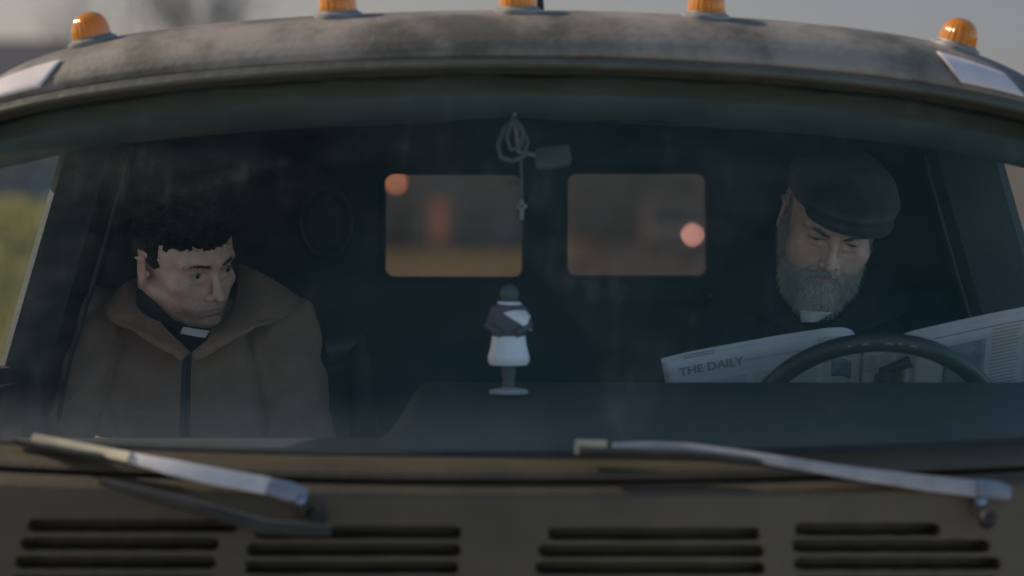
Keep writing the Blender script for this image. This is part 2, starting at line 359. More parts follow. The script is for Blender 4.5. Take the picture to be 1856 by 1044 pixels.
# ------------------------------------------------------------------ trees
M['bark'] = mat('grey_bark', (.10, .09, .085), .95, (.16, .145, .135), 6, bump=.5)
M['twig'] = mat('grey_twigs', (.15, .14, .15), .95)
M['leaf'] = mat('dark_evergreen_leaves', (.035, .04, .018), .85, (.085, .075, .035), 1.5, 5)
def branch(mb, tips, p, d, L, r, lev, spread, up):
    pts = [p.copy()]; rs = [r]; q = p.copy(); dd = d.copy(); n = 5
    for i in range(n):
        dd = (dd+Vector((rng.uniform(-1, 1), rng.uniform(-1, 1), rng.uniform(-.6, 1)))*.13+Vector((0, 0, up*.06))).normalized()
        q = q+dd*L/n; pts.append(q.copy()); rs.append(r*(1-.62*(i+1)/n))
    mb.sweep(pts, [2*a for a in rs], n=6 if lev > 1 else 4, cap=False)
    if lev == 0: tips.append(q); return
    for k in range(rng.choice((3, 4, 4))):
        i = rng.randint(2, n); a = rng.uniform(0, 6.28)
        side = Vector((math.cos(a), math.sin(a), rng.uniform(.0, .7)))
        branch(mb, tips, pts[i], (dd*(1-spread)+side*spread).normalized(), L*rng.uniform(.55, .8), rs[i]*.75, lev-1, spread, up)
def bare_tree(x, y, h, label, group=None, lev=4, twig=True, seed=1):
    rng.seed(seed); z = gh(x, y); t = empty('bare_tree', (x, y, z), label, 'tree', group)
    tr = MB(); cr = MB(); tips = []
    r = h*.020; pts = [Vector((x, y, z-.1))]; q = pts[0].copy()
    for i in range(4):
        q = q+Vector((rng.uniform(-.08, .08), rng.uniform(-.08, .08), h*.28/4)); pts.append(q.copy())
    tr.sweep(pts, [2*r*(1.3-.13*i) for i in range(5)], n=10).build('trunk', M['bark'], t)
    for k in range(6):
        a = k*1.05+rng.uniform(-.3, .3)
        branch(cr, tips, pts[-1]-Vector((0, 0, rng.uniform(0, h*.06))), Vector((math.cos(a)*.55, math.sin(a)*.55, .95)).normalized(), h*.27, r*.6, lev-1, .42, 1)
    cr.build('crown', M['twig'], t); return t
bare_tree(-6.5, 60, 8.8, 'bare winter tree rising behind the cab roof between the two left amber lamps', lev=5, seed=5)
def bush_tree(x, y, h, w_, label, cat='tree', group=None, seed=1, n=1500, name='leafy_tree'):
    rng.seed(seed); z = gh(x, y); t = empty(name, (x, y, z), label, cat, group)
    MB().sweep([(x, y, z-.1), (x+.05, y, z+h*.3), (x-.05, y, z+h*.7)], [h*.06, h*.045, h*.02], n=8).build('trunk', M['bark'], t)
    cl = [(Vector((x+rng.gauss(0, w_*.26), y+rng.gauss(0, w_*.26), z+h*rng.uniform(.35, .92))), rng.uniform(.14, .28)*w_) for i in range(14)]
    v = []; f = []
    for i in range(n):
        c, r = rng.choice(cl); d = Vector((rng.gauss(0, 1), rng.gauss(0, 1), rng.gauss(0, .8))).normalized()*r*rng.uniform(.5, 1.05)
        p = c+d; s = rng.uniform(.03, .06)*h*.5; a = Vector((rng.gauss(0, 1), rng.gauss(0, 1), rng.gauss(0, 1))).normalized(); b = a.orthogonal().normalized()
        k = len(v); v += [p-a*s, p+b*s*.6, p+a*s, p-b*s*.6]; f.append((k, k+1, k+2, k+3))
    link('crown', mesh('c', v, f), M['leaf'], t, False); return t
far = [(-9.2, 135, 5.2, 4.5, 'dark bushy tree at the left edge of the far house'), (5.6, 168, 6.4, 4.2, 'tall dark tree just left of the road end in the right rear window'),
       (9.3, 160, 5.0, 4.6, 'round dark tree at the road end in the right rear window'), (13.2, 150, 6.5, 4.6, 'dark evergreen on the right of the far road'),
       (1.8, 140, 3.6, 3.4, 'low dark bush beside the far house corner')]
for i, (x, y, h, w_, lb) in enumerate(far): bush_tree(x, y, h, w_, lb, 'tree', 'trees around the far houses', seed=20+i)
bush_tree(-10.2, 74, 2.6, 3.6, 'dark shrub growing beside the house on the bank', 'shrub', seed=40, name='shrub')
bush_tree(-3.6, 112, .95, 2.0, 'low dark shrub on the verge in the left rear window', 'shrub', seed=41, name='shrub', n=900)
# far tree line closing the horizon
rng.seed(9)
hv = []; hf = []
for i in range(15000):
    x = rng.uniform(-190, 190); y = rng.uniform(225, 255); hh = 7+3*math.sin(x*.07)+2*math.sin(x*.23+1); z = gh(x, y)+rng.uniform(0, hh); s = rng.uniform(.5, 1.2)
    a = Vector((rng.gauss(0, 1), rng.gauss(0, 1), rng.gauss(0, 1))).normalized(); b = a.orthogonal().normalized(); k = len(hv); p = Vector((x, y, z))
    hv += [p-a*s, p+b*s, p+a*s, p-b*s]; hf.append((k, k+1, k+2, k+3))
tag(link('tree_line', mesh('t', hv, hf), mat('far_woodland', (.10, .07, .06), .95, (.17, .12, .10), .06, 5), smooth=False), 'long far brown wood closing the horizon behind the houses', 'woodland', kind='stuff')

# ------------------------------------------------------------------ van far down the road, headlamp lit
vx, vy = 5.78, 118; vz = gh(0, vy)+.03
van = empty('parked_van', (vx, vy, vz), 'far pale van with one headlamp lit on the road behind the right rear window', 'van')
pf = [(-2.4, .35), (2.3, .35), (2.4, .6), (2.4, 2.0), (2.2, 2.15), (-1.2, 2.15), (-1.5, 2.05), (-1.95, 1.25), (-2.4, 1.05), (-2.45, .6)]
vv = [(vx-.9, vy+a, vz+b) for a, b in pf]+[(vx+.9, vy+a, vz+b) for a, b in pf]; n = len(pf)
MB().add(vv, [tuple(range(n)), tuple(range(2*n-1, n-1, -1))]+[(i, i+n, (i+1) % n+n, (i+1) % n) for i in range(n)]).build('body', mat('pale_van_paint', (.30, .26, .24), .35, coat=.4), van, False)
MB().add([(vx-.8, vy-1.95, vz+1.28), (vx+.8, vy-1.95, vz+1.28), (vx+.75, vy-1.54, vz+1.98), (vx-.75, vy-1.54, vz+1.98)], [(0, 1, 2, 3)]).build('windscreen', M['pane'], van, False)
for s in (-.68, .68):
    MB().lathe([(.075, 0), (.07, .03), (.02, .05)], (vx+s, vy-2.43, vz+.92), 16, Matrix.Rotation(R(90), 3, 'X')).build('headlamp', emit('headlamp_glow', (1, .64, .55), 28) if s > 0 else M['steel'], van)
for s in (-.82, .82):
    for a in (-1.55, 1.5):
        wh = MB().lathe([(.2, -.1), (.33, -.1), (.33, .1), (.2, .1)], (vx+s, vy+a, vz+.33), 24, Matrix.Rotation(R(90), 3, 'Y')).build('wheel', M['rubber'], van)
        MB().lathe([(.19, -.08), (.19, .08)], (vx+s, vy+a, vz+.33), 20, Matrix.Rotation(R(90), 3, 'Y')).build('rim', M['steel'], wh)
# ------------------------------------------------------------------ the truck
truck = empty('truck', (0, 5.6, 0), 'old olive green truck with amber roof lamps carrying two men behind its dusty windscreen', 'truck')
A = .73
def drop_g(x): r = abs(x)/A; return .061*(.8*r*r+.2*min(r, 1.35)**6)
def drop_t(x): r = abs(x)/A; return .078*(.6*r*r+.4*min(r, 1.35)**8)
def back(x): r = abs(x)/A; return .10*r*r
# front profile of the roof at the centre line: (Y, z, blend gutter..top)
LIP = [(4.56, 1.966, 0), (4.505, 1.9655, 0), (4.494, 1.9675, 0), (4.490, 1.971, 0), (4.492, 1.975, 0), (4.500, 1.9775, .0), (4.510, 1.9785, .02), (4.512, 1.981, .05), (4.505, 1.985, .08), (4.506, 1.992, .15),
       (4.513, 2.004, .35), (4.526, 2.017, .55), (4.546, 2.030, .75), (4.575, 2.041, .9), (4.62, 2.050, 1), (4.70, 2.057, 1), (4.85, 2.066, 1), (5.1, 2.073, 1), (5.4, 2.074, 1), (5.7, 2.070, 1), (5.9, 2.06, 1), (5.98, 2.045, 1), (6.00, 2.03, 1), (6.01, 2.015, 1)]
def roofpt(x, t):
    i = min(int(t), len(LIP)-2); f = t-i; a, b = LIP[i], LIP[i+1]
    Y = a[0]+(b[0]-a[0])*f; z = a[1]+(b[1]-a[1])*f; k = a[2]+(b[2]-a[2])*f
    bk = back(x)*max(0, 1-max(0, Y-4.6)/1.0)
    return Vector((x*(1-(.10 if x < 0 else .055)*ss(5.15, 5.85, Y)), Y+bk, z-drop_g(x)*(1-k)-drop_t(x)*k))
XE = .875
def xmap(u): s = 2*u-1; return XE*math.copysign(abs(s)**.85, s)
def lipmesh(name, t0, t1, m, n, par):
    vs, fs = grid(96, n, lambda u, v: roofpt(xmap(u), t0+(t1-t0)*v)); vs, fs = thick(vs, fs, -.003)
    o = link(name, mesh(name, vs, fs), m, par); autosmooth(o, 60); return o
roof = lipmesh('roof', 7.6, len(LIP)-1, M['roof'], 50, truck)
lipmesh('windscreen_header', 0, 7.5, M['paint'], 30, truck)  # darker paint here also stands for the shade under the roof lip
# drip rail welded under the lip
MB().sweep([roofpt(x, 5.6)+Vector((0, -.006, -.001)) for x in np.linspace(-.87, .87, 60)], .010, .007, n=8).build('drip_rail', M['paint'], roof)
# stickers on the lip
def lippatch(name, q):
    """q: four (x, t) corners on the roof front"""
    def f(u, v):
        a = (q[0][0]+(q[1][0]-q[0][0])*u, q[0][1]+(q[1][1]-q[0][1])*u); b = (q[3][0]+(q[2][0]-q[3][0])*u, q[3][1]+(q[2][1]-q[3][1])*u)
        x, t = a[0]+(b[0]-a[0])*v, a[1]+(b[1]-a[1])*v
        p = roofpt(x, t); du = roofpt(x+.002, t)-p; dt = roofpt(x, t+.02)-p; n_ = du.cross(dt).normalized()
        if n_.y > 0: n_ = -n_
        return p+n_*.0065
    vs, fs = grid(16, 8, f); vs, fs = thick(vs, fs, .0012)
    return link(name, mesh(name, vs, fs), M['sticker'], truck)
def lx(px, Y=4.56): return (px-928)/928*TAN*Y
s1 = lippatch('reflector_sticker', [(lx(-60, 4.66), 8.8), (lx(82, 4.62), 8.8), (lx(118, 4.62), 11.6), (lx(-25, 4.66), 11.6)])
s1['label'] = 'pale reflective sticker on the left roof corner'
s2 = lippatch('reflector_sticker', [(lx(1730, 4.62), 8.8), (lx(1846, 4.64), 8.8), (lx(1812, 4.64), 11.2), (lx(1692, 4.62), 11.8)])
s2['label'] = 'pale reflective sticker on the right roof corner'

M['lensfill'] = mat('white_lens_fill', (.85, .82, .75), .4)  # white disc added inside each lamp to brighten its lens
# amber roof lamps
def roof_lamp(px, yaw=0, tiltf=1.0):
    x = lx(px, 4.62); t = 14.1; p = roofpt(x, t); du = (roofpt(x+.01, t)-roofpt(x-.01, t)).normalized()
    dv = (roofpt(x, t+.3)-roofpt(x, t-.1)).normalized(); n_ = du.cross(dv).normalized()
    if n_.z < 0: n_ = -n_
    M3 = Matrix((du, n_.cross(du), n_)).transposed()
    M3 = M3 @ Matrix.Rotation(yaw, 3, 'Z')
    prof = [(.0335, -.004), (.035, .001), (.034, .006), (.0285, .0085), (.028, .011)]
    lp = MB().lathe(prof, p, 36, M3 @ Matrix.Diagonal((1.0, 1.35, 1))).build('roof_lamp', M['chromedull'], truck)
    pr = [(.0265, .008), (.0268, .014), (.0262, .022), (.0245, .030), (.021, .037), (.016, .042), (.009, .0455), (.003, .0465)]
    MB().lathe(pr, p, 96, M3 @ Matrix.Diagonal((1.0, 1.30, 1)), flute=22, fa=.022).build('lens', M['amber'], lp)
    MB().lathe([(.006, 0), (.006, .02), (.010, .026), (.010, .034), (.004, .038)], p+n_*.004, 12, M3).build('bulb', M['steel'], lp)
    MB().lathe([(.024, .0088), (.024, .0100), (.012, .0112), (.002, .0112)], p, 28, M3 @ Matrix.Diagonal((1, 1.3, 1))).build('lens_fill_disc', M['lensfill'], lp)
    return lp
for px in (158, 612, 939, 1280, 1744): roof_lamp(px)
# aerial stub on the roof behind the centre lamp
MB().lathe([(.010, 0), (.009, .02), (.012, .035), (.014, .04), (.002, .043)], roofpt(lx(974, 4.7), 15), 14).build('roof_cap', M['rubber'], truck)

# ---- windscreen
def wsb(u): return Vector((.90*u, 4.275+.13*u*u, 1.440+.022*u*u))
def wst(u): x = .81*u; return Vector((x, 4.530+back(x), 1.966-drop_g(x)))
def ws(u, v):
    a, b = wsb(u), wst(u); return a+(b-a)*v+Vector((0, -.018*math.sin(math.pi*v), .01*math.sin(math.pi*v)))
vs, fs = grid(64, 24, lambda a, b: ws(2*a-1, b))
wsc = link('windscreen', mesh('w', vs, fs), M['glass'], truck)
rim = [ws(-1+2*i/60, 0) for i in range(61)]+[ws(1, j/16) for j in range(1, 16)]+[ws(1-2*i/60, 1) for i in range(61)]+[ws(-1, 1-j/16) for j in range(1, 16)]
MB().sweep(rim, .018, .016, up=(0, -1, .3), n=10, closed=True).build('gasket', M['rubber'], wsc)
# sill below the glass, and the front panel with pressed louvres
PR = [(4.30, 1.444), (4.262, 1.440), (4.245, 1.437), (4.222, 1.431), (4.212, 1.424), (4.208, 1.417), (4.212, 1.413), (4.222, 1.411)]
def sill(u, v):
    i = v*(len(PR)-1); k = min(int(i), len(PR)-2); f = i-k; s = 2*u-1
    return Vector((.92*s, PR[k][0]+(PR[k+1][0]-PR[k][0])*f+.13*s*s, PR[k][1]+(PR[k+1][1]-PR[k][1])*f+.022*s*s+.0025*math.sin(9*s)*0))
vs, fs = grid(80, 28, sill); vs, fs = thick(vs, fs, .002)
autosmooth(link('windscreen_sill', mesh('s', vs, fs), M['cowl'], truck), 50)
SC = 4.19*TAN/928
def zpx(y, Y=4.19): return P(0, y, Y).z
slots = []
def slot_row(x0, x1, ys_): 
    for (y, dx0, dx1) in ys_: slots.append(((x0+dx0-928)*SC, (x1+dx1-928)*SC, zpx(y), .0068))
slot_row(45, 400, [(953, 5, 28), (986, -8, -8), (1020, -18, -14), (1054, -24, -16)])
slot_row(443, 835, [(965, 20, -2), (997, 4, -4), (1029, 0, -6), (1061, 0, -6)])
slot_row(985, 1390, [(968, 10, -14), (999, -6, -8), (1030, -12, -6), (1062, -12, -6)])
slot_row(1445, 1812, [(960, 0, -110), (990, -6, -20), (1022, -2, 0), (1056, 0, 0)])
def slotd(x, z):
    d = 0
    for x0, x1, zc, hw in slots:
        if abs(z-zc) > .02 or x < x0-.02 or x > x1+.02: continue
        cx = min(max(x, x0+hw), x1-hw); q = math.hypot(x-cx, z-zc)-hw
        d = max(d, 1-ss(-.0012, .0012, q))
        # raised lip above each slot
    return d
def cowl(u, v):
    s = 2*u-1; x = .93*s; z = 1.411-.50*v if v < 0 else None
    z = 1.4095-.30*v
    Y = 4.196-.010*ss(0, .06, v)-.02*v+.11*s*s
    Y += .012*(1-ss(0, .03, v))
    zz = z+.022*s*s*(1-v); d = slotd(x*4.19/Y, CAMZ+(zz-CAMZ)*4.19/Y)
    return Vector((x, Y+.05*d, zz))
vs, fs = grid(560, 200, cowl)
cw = link('front_panel', mesh('c', vs, fs), M['cowl'], truck)
# dark duct floor behind the seam between sill and panel
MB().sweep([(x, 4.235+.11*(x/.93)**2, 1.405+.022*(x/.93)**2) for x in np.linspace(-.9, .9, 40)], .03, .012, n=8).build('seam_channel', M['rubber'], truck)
# lower front: bumper, headlamps, nose (below the frame)
fbm = MB()
vs, fs = grid(40, 10, lambda u, v: (.93*(2*u-1), 4.166+.11*(2*u-1)**2-.03*math.sin(v*3), 1.11-.55*v), False); vs, fs = thick(vs, fs, .003)
fbm.add(vs, fs); fbm.build('nose_panel', M['paint'], truck)
MB().sweep([(x, 4.06+.12*x*x, .55) for x in np.linspace(-.98, .98, 20)], .10, .18, n=12, pw=5).build('bumper', M['rubber'], truck)
for s in (-.7, .7):
    hl = MB().lathe([(.10, 0), (.095, .03), (.085, .035)], (s, 4.20, .85), 28, Matrix.Rotation(R(90), 3, 'X')).build('headlight', M['steel'], truck)
    MB().lathe([(.085, 0), (.06, .02), (.01, .027)], (s, 4.168, .85), 28, Matrix.Rotation(R(90), 3, 'X')).build('lens', M['pane'], hl)
# ---- wipers
def wiper(pts, ws_, m, hub, piv, blade, nm='wiper_arm'):
    wa = MB().sweep(pts, ws_, [.007]*len(pts), up=(0, -1, .35), n=10, pw=4).build(nm, m, truck)
    mb = MB().sweep(hub, [.024, .028, .020], [.016, .020, .014], up=(0, -1, .35), n=10, pw=3)
    mb.build('hub', M['hubm'], wa)
    MB().lathe([(.011, -.03), (.011, .0), (.008, .012), (.004, .014)], piv, 16, Matrix.Rotation(R(55), 3, 'X')).build('pivot', M['steel'], wa)
    MB().sweep(blade, .010, .020, up=(0, -1, .35), n=8, pw=3).build('blade', M['rubber'], wa)
    return wa
M['hubm'] = mat('grey_blue_hub', (.22, .25, .30), .5, (.15, .17, .2), 30)
def wp(px, py, dy=0):
    q = ((px-928)/1299.)**2
    return P(px, py, 4.238+.13*q+(4.163-4.238)*ss(795, 850, py)+dy)
w1 = wiper([wp(60, 794), wp(150, 812), wp(235, 830), wp(310, 847), wp(400, 866), wp(490, 882)], [.010, .012, .015, .022, .024, .024], M['wiper'],
      [wp(486, 882), wp(525, 892), wp(556, 901)], wp(545, 912), [wp(30, 800, .012), wp(150, 824, .012), wp(330, 850, .014), wp(470, 874, .016)])
w1['label'] = 'pale straight wiper arm at the left below the windscreen'
MB().sweep([wp(62, 794, -.004), wp(150, 812, -.004), wp(236, 830, -.004)], [.013, .014, .016], [.009]*3, up=(0, -1, .35), n=8, pw=4).build('tip_sleeve', M['wiper_old'], w1)
w2 = wiper([wp(1112, 810), wp(1180, 808), wp(1250, 812), wp(1350, 826), wp(1450, 842), wp(1560, 860), wp(1680, 876), wp(1790, 888)], [.011, .012, .013, .014, .015, .018, .022, .024], mat('dimmed_wiper_metal', (.36, .35, .35), .5, (.26, .255, .25), 25),  # metal colour darkened for the dimmer light on this wiper
      [wp(1770, 884), wp(1800, 889), wp(1830, 894)], wp(1776, 914), [wp(1050, 818, .012), wp(1250, 824, .012), wp(1450, 846, .014), wp(1700, 880, .016)])
w2['label'] = 'bent wiper arm darkened as in dimmer light at the right below the windscreen'
MB().sweep([wp(1042, 810), wp(1100, 812)], .019, .012, up=(0, -1, .35), n=10, pw=6).build('blade_clip', M['wiper_old'], w2)
MB().sweep([wp(182, 872, -.012), wp(260, 893, -.02), wp(380, 925, -.03), wp(480, 955, -.036), wp(600, 962, -.03)], [.010, .016, .020, .022, .014], n=8).build('dark_tube', M['rubber'], truck)  # dark tube laid along the band below the left wiper
for px, py in ((575, 935), (1790, 940)):
    MB().lathe([(.012, -.01), (.011, .008), (.006, .012)], P(px, py, 4.185), 16, Matrix.Rotation(R(70), 3, 'X')).build('spindle_boot', M['rubber'], truck)

# ---- cab shell: sides, pillars, rear wall, floor
SIDE_OFF = 0.0
def sidex(z): return SIDE_OFF+(.738+(1.90-z)*.29 if z > 1.5 else .854+(1.5-z)*.12)
for s, side in ((-1, 'left'), (1, 'right')):
    SIDE_OFF = .048 if s > 0 else 0.0
    X = lambda z, y=5.5, s=s: s*(sidex(z)+.09*(1-ss(4.5, 5.35, y)))
    # lower door
    f = lambda u, v: (X(.62+.87*v, 4.5+.98*u), 4.50+.98*u, .62+.87*v)
    vs, fs = grid(14, 14, f); vs, fs = thick(vs, fs, .03*(1 if s > 0 else 1))
    dr = link('door', mesh('d', vs, fs), M['paint'], truck); dr['label'] = 'door at the %s of the photo' % side
    # window frame of the door
    rimp = [(X(z, y)+s*(.004 if y < 5.3 else -.024), y, z) for y, z in ((4.55, 1.5), (4.66, 1.68), (4.76, 1.885), (4.82, 1.91), (5.0, 1.914), (5.2, 1.914), (5.36, 1.912), (5.42, 1.90), (5.43, 1.7), (5.44, 1.5), (5.2, 1.5), (4.9, 1.5))]
    MB().sweep(rimp, .035, .03, n=8, pw=4, closed=True, up=(s, 0, 0)).build('window_frame', M['rubber'], dr)
    vs, fs = grid(10, 4, lambda u, v: (X(1.5+.385*v, 4.55+.9*u), 4.55+.22*v*(1-u)+.9*u, 1.5+.40*v)); link('side_window', mesh('g', vs, fs), M['sideglass'], dr)
    MB().box((X(1.35)+s*.02, 5.36, 1.38), (.03, .13, .03), bev=.008).build('handle', M['steel'], dr)
    # inner door card
    vs, fs = grid(6, 8, lambda u, v: (X(.62+.87*v, 4.52+.94*u)-s*.04, 4.52+.94*u, .62+.87*v)); vs, fs = thick(vs, fs, .012)
    link('door_card', mesh('d', vs, fs), M['trim'], dr)
    # A pillar, B pillar, rear quarter
    MB().sweep([(s*.965, 4.47, 1.30), (s*.935, 4.46, 1.47), (s*.855, 4.66, 1.83), (s*.835, 4.72, 1.90)], .06, .05, up=(0, 1, 0), n=10, pw=4).build('front_pillar', M['paint'], truck)
    bp = [(s*(sidex(z)-.046), 5.42, z) for z in (1.1, 1.3, 1.5, 1.6, 1.7, 1.8, 1.87, 1.93)]
    MB().sweep(bp, .10+SIDE_OFF*.6, .15, up=(0, 1, 0), n=12, pw=4).build('door_pillar', M['trim'], truck)
    MB().sweep([(s*(sidex(z)-.108-.010*math.sin((z-1.3)*4)), 5.34, z) for z in np.linspace(1.15, 1.86, 12)], .007, .007, up=(0, 1, 0), n=8).build('door_seal', M['seal'] if 'seal' in M else M['rubber'], truck)
    vs, fs = grid(8, 22, lambda u, v: (X(.62+1.29*v)+s*.004, 5.47+.55*u, .62+1.29*v)); vs, fs = thick(vs, fs, .006)
    link('rear_quarter_panel', mesh('q', vs, fs), M['paint'], truck)
    vs, fs = grid(6, 10, lambda u, v: (s*(sidex(1.2+.72*v)-.045), 5.47+.52*u, 1.2+.72*v)); vs, fs = thick(vs, fs, .01)
    link('quarter_trim', mesh('q', vs, fs), M['trim'], truck)
    # cant rail over the door
    MB().sweep([(s*.80, 4.84, 1.915), (s*.815, 5.0, 1.915), (s*.80, 5.5, 1.925), (s*.775, 5.95, 1.92)], .08, .045, n=10, pw=4).build('roof_rail', M['trim'], truck)
# rear wall with two window openings
YR = 5.95; k = YR*TAN/928
def wr(px): return (px-928)*k
def wz(py): return P(0, py, YR).z
h1 = rrect(wr(693), wr(951), wz(507), wz(311), .022); h2 = rrect(wr(1023), wr(1284), wz(505), wz(309), .022)
outer = [(-.93, 1.15), (.93, 1.15), (.90, 1.5), (.80, 1.93), (.6, 2.0), (0, 2.045), (-.6, 2.0), (-.80, 1.93), (-.90, 1.5)]
vs, fs = holed(outer, [h1, h2], .03); vs = [(v[0], YR+.02+v[2], v[1]) for v in vs]
rw = link('rear_wall', mesh('r', vs, fs), M['trim'], truck, False)
for h, lb in ((h1, 'left rear window with rounded corners'), (h2, 'right rear window with rounded corners')):
    g = MB().sweep([(p[0], YR+.003, p[1]) for p in h], .012, .012, up=(0, 1, 0), n=8, closed=True).build('rear_window', M['rubber'], rw); g['label'] = lb
    c = Vector((sum(p[0] for p in h)/len(h), YR+.02, sum(p[1] for p in h)/len(h)))
    me = mesh('p', [(p[0], YR+.02, p[1]) for p in h], [tuple(range(len(h)))]); link('pane', me, M['rearglass'], g, False)
vs, fs = grid(4, 4, lambda u, v: (-.94+1.88*u, 6.0, .6+.56*v)); vs, fs = thick(vs, fs, .03); link('rear_panel', mesh('r', vs, fs), M['paint'], truck)
MB().box((0, 5.2, .66), (1.84, 1.56, .03)).build('cab_floor', M['rubber'], truck)
vs, fs = grid(12, 6, lambda u, v: (.9*(2*u-1), 4.40+.02*v+.1*(2*u-1)**2, .66+.72*v)); vs, fs = thick(vs, fs, .02)
link('firewall', mesh('f', vs, fs), M['trim'], truck)
# headlining under the roof, sagging roll above the glass
vs, fs = grid(60, 40, lambda u, v: roofpt(.82*(2*u-1), 14+8.2*v)+Vector((0, .0, -.045+.004*math.sin(40*v+6*u)))); vs, fs = thick(vs, fs, .008)
link('headlining', mesh('h', vs, fs), M['head'], truck)
def hd(u, v):
    x = .80*(2*u-1); z0 = 1.962-drop_g(x); q = v*math.pi
    return Vector((x, 4.66+back(x)-.035*math.sin(q)+.10*v, z0-.052*math.sin(q*.5)-.002*math.sin(x*31+v*5)))
vs, fs = grid(80, 14, hd); vs, fs = thick(vs, fs, .006)
link('header_trim', mesh('h', vs, fs), M['visor'], truck)
# sun visors
for x0, x1 in ((-.62, -.10), (.16, .66)):
    f = lambda u, v: (x0+(x1-x0)*u, 4.80+back(x0+(x1-x0)*u)*.7+.13*v, 1.925-drop_g(x0+(x1-x0)*u)*.9-.012*math.sin(v*3.14)+.006*v)
    vs, fs = grid(20, 8, f); vs, fs = thick(vs, fs, .014); v_ = link('sun_visor', mesh('v', vs, fs), M['head'], truck)
# overhead clip cluster on the right
oc = MB().box(P(1746, 203, 4.78), (.03, .02, .010), bev=.004).build('roof_hook', M['steel'], truck)
b = MB()
for px, py in ((1686, 217), (1710, 217), (1744, 219), (1762, 216)): b.lathe([(.0035, -.004), (.0045, 0), (.0035, .004)], P(px, py, 4.78), 10)
b.build('screws', M['steel'], oc)
MB().box(P(146, 243, 4.95), (.024, .02, .006), bev=.002).build('coat_hook', M['steel'], truck)

# ---- dashboard
def dprof(u):
    """height profile across: lower on the passenger side"""
    k = ss(P(690, 0, 4.85).x, P(775, 0, 4.85).x, u); return k
def dash(u, v):
    x = -.86+1.72*u; k = dprof(x)
    zr = (P(0, 792, 4.85).z)*(1-k)+(P(0, 692, 4.85).z)*k
    Yf = 4.335+.13*(x/.9)**2; zf = 1.428
    if v < .7: q = v/.7; Y = Yf+(4.83-Yf)*q; z = zf+(zr-zf)*(q**.8); z += .006*math.sin(q*3.14)
    elif v < .8: q = (v-.7)/.1; a = q*math.pi/2; Y = 4.83+.03*math.sin(a); z = zr-.03*(1-math.cos(a))
    else: q = (v-.8)/.2; Y = 4.86-.06*q; z = zr-.03-.28*q
    return Vector((x, Y, z))
vs, fs = grid(120, 60, dash); vs, fs = thick(vs, fs, .004)
dsh = link('dashboard', mesh('d', vs, fs), M['dash'], truck)
b = MB()
for px in (1090, 1150, 1210): b.box(P(px, 748, 4.66), (.04, .012, .01), bev=.002)
b.build('air_vents', M['rubber'], dsh)
# ---- steering wheel
WC = P(1580, 792, 5.0); wr_ = .205; tn = Vector((0, .62, -.785)); ux = Vector((1, 0, 0)); nrm = ux.cross(tn).normalized()
def wpt(a, r, off=0): return WC+ux*(math.cos(a)*r)-tn*(math.sin(a)*r)+nrm*off
sw = MB().sweep([wpt(2*math.pi*i/72, wr_-.012) for i in range(72)], [.030]*72, [.030]*72, up=nrm, n=14, closed=True).build('steering_wheel', M['seat'], truck)
sp = MB()
for a in (R(25), R(155), R(270)): sp.sweep([wpt(a, .04, -.03), wpt(a, .12, -.018), wpt(a, wr_-.015, 0)], [.05, .032, .034], [.014]*3, up=nrm, n=10, pw=4)
sp.build('spoke', M['seat'], sw)
q3 = Matrix((ux, nrm.cross(ux), nrm)).transposed()
MB().lathe([(.055, -.045), (.06, -.03), (.058, -.012), (.04, -.004), (.01, -.002)], WC, 32, q3).build('hub', M['rubber'], sw)
glint_mb = MB()
for a, l_, t_ in ((104, .010, .004), (97, .014, .007), (87, .022, .008), (82, .008, .006), (76, .018, .008)):
    glint_mb.sweep([wpt(R(a+dd), wr_-.004-.004*abs(dd)/3, -.011 if nrm.y > 0 else .011) for dd in (-l_*120, -l_*50, l_*50, l_*120)], [t_*.4, t_, t_, t_*.4], .004, n=8)
glint_mb.build('rim_glints', mat('tan_glint_paint', (.30, .27, .20), .5), sw)  # sun glints on the rim, put in as tan patches
MB().sweep([WC-nrm*.05*(1 if nrm.y > 0 else -1)*0+Vector((0, -.02, -.03)), WC+Vector((0, -.25, -.35))], .06, .06, n=14).build('steering_column', M['rubber'], sw)
stk = MB().sweep([P(1600, 640, 4.90)+Vector((0, .02, -.12)), P(1604, 672, 4.93), P(1650, 655, 4.93)], .02, .02, n=10).build('indicator_stalk', M['rubber'], sw)
# ---- mirror on its stalk
mr = MB()
mr.sweep([P(931, 186, 4.70), P(934, 225, 4.70), P(940, 275, 4.72), P(970, 281, 4.74)], .007, n=8)
mr.build('mirror_stalk', M['chromedull'], truck)
mm = MB().box(P(1002, 284, 4.75), (.055, .02, .034), Matrix.Rotation(R(-8), 3, 'Y'), bev=.008).build('rear_view_mirror', M['head'], truck)
MB().lathe([(.008, -.006), (.009, 0), (.004, .006)], P(931, 190, 4.69), 14, Matrix.Rotation(R(90), 3, 'X')).build('mount_button', M['steel'], mm)
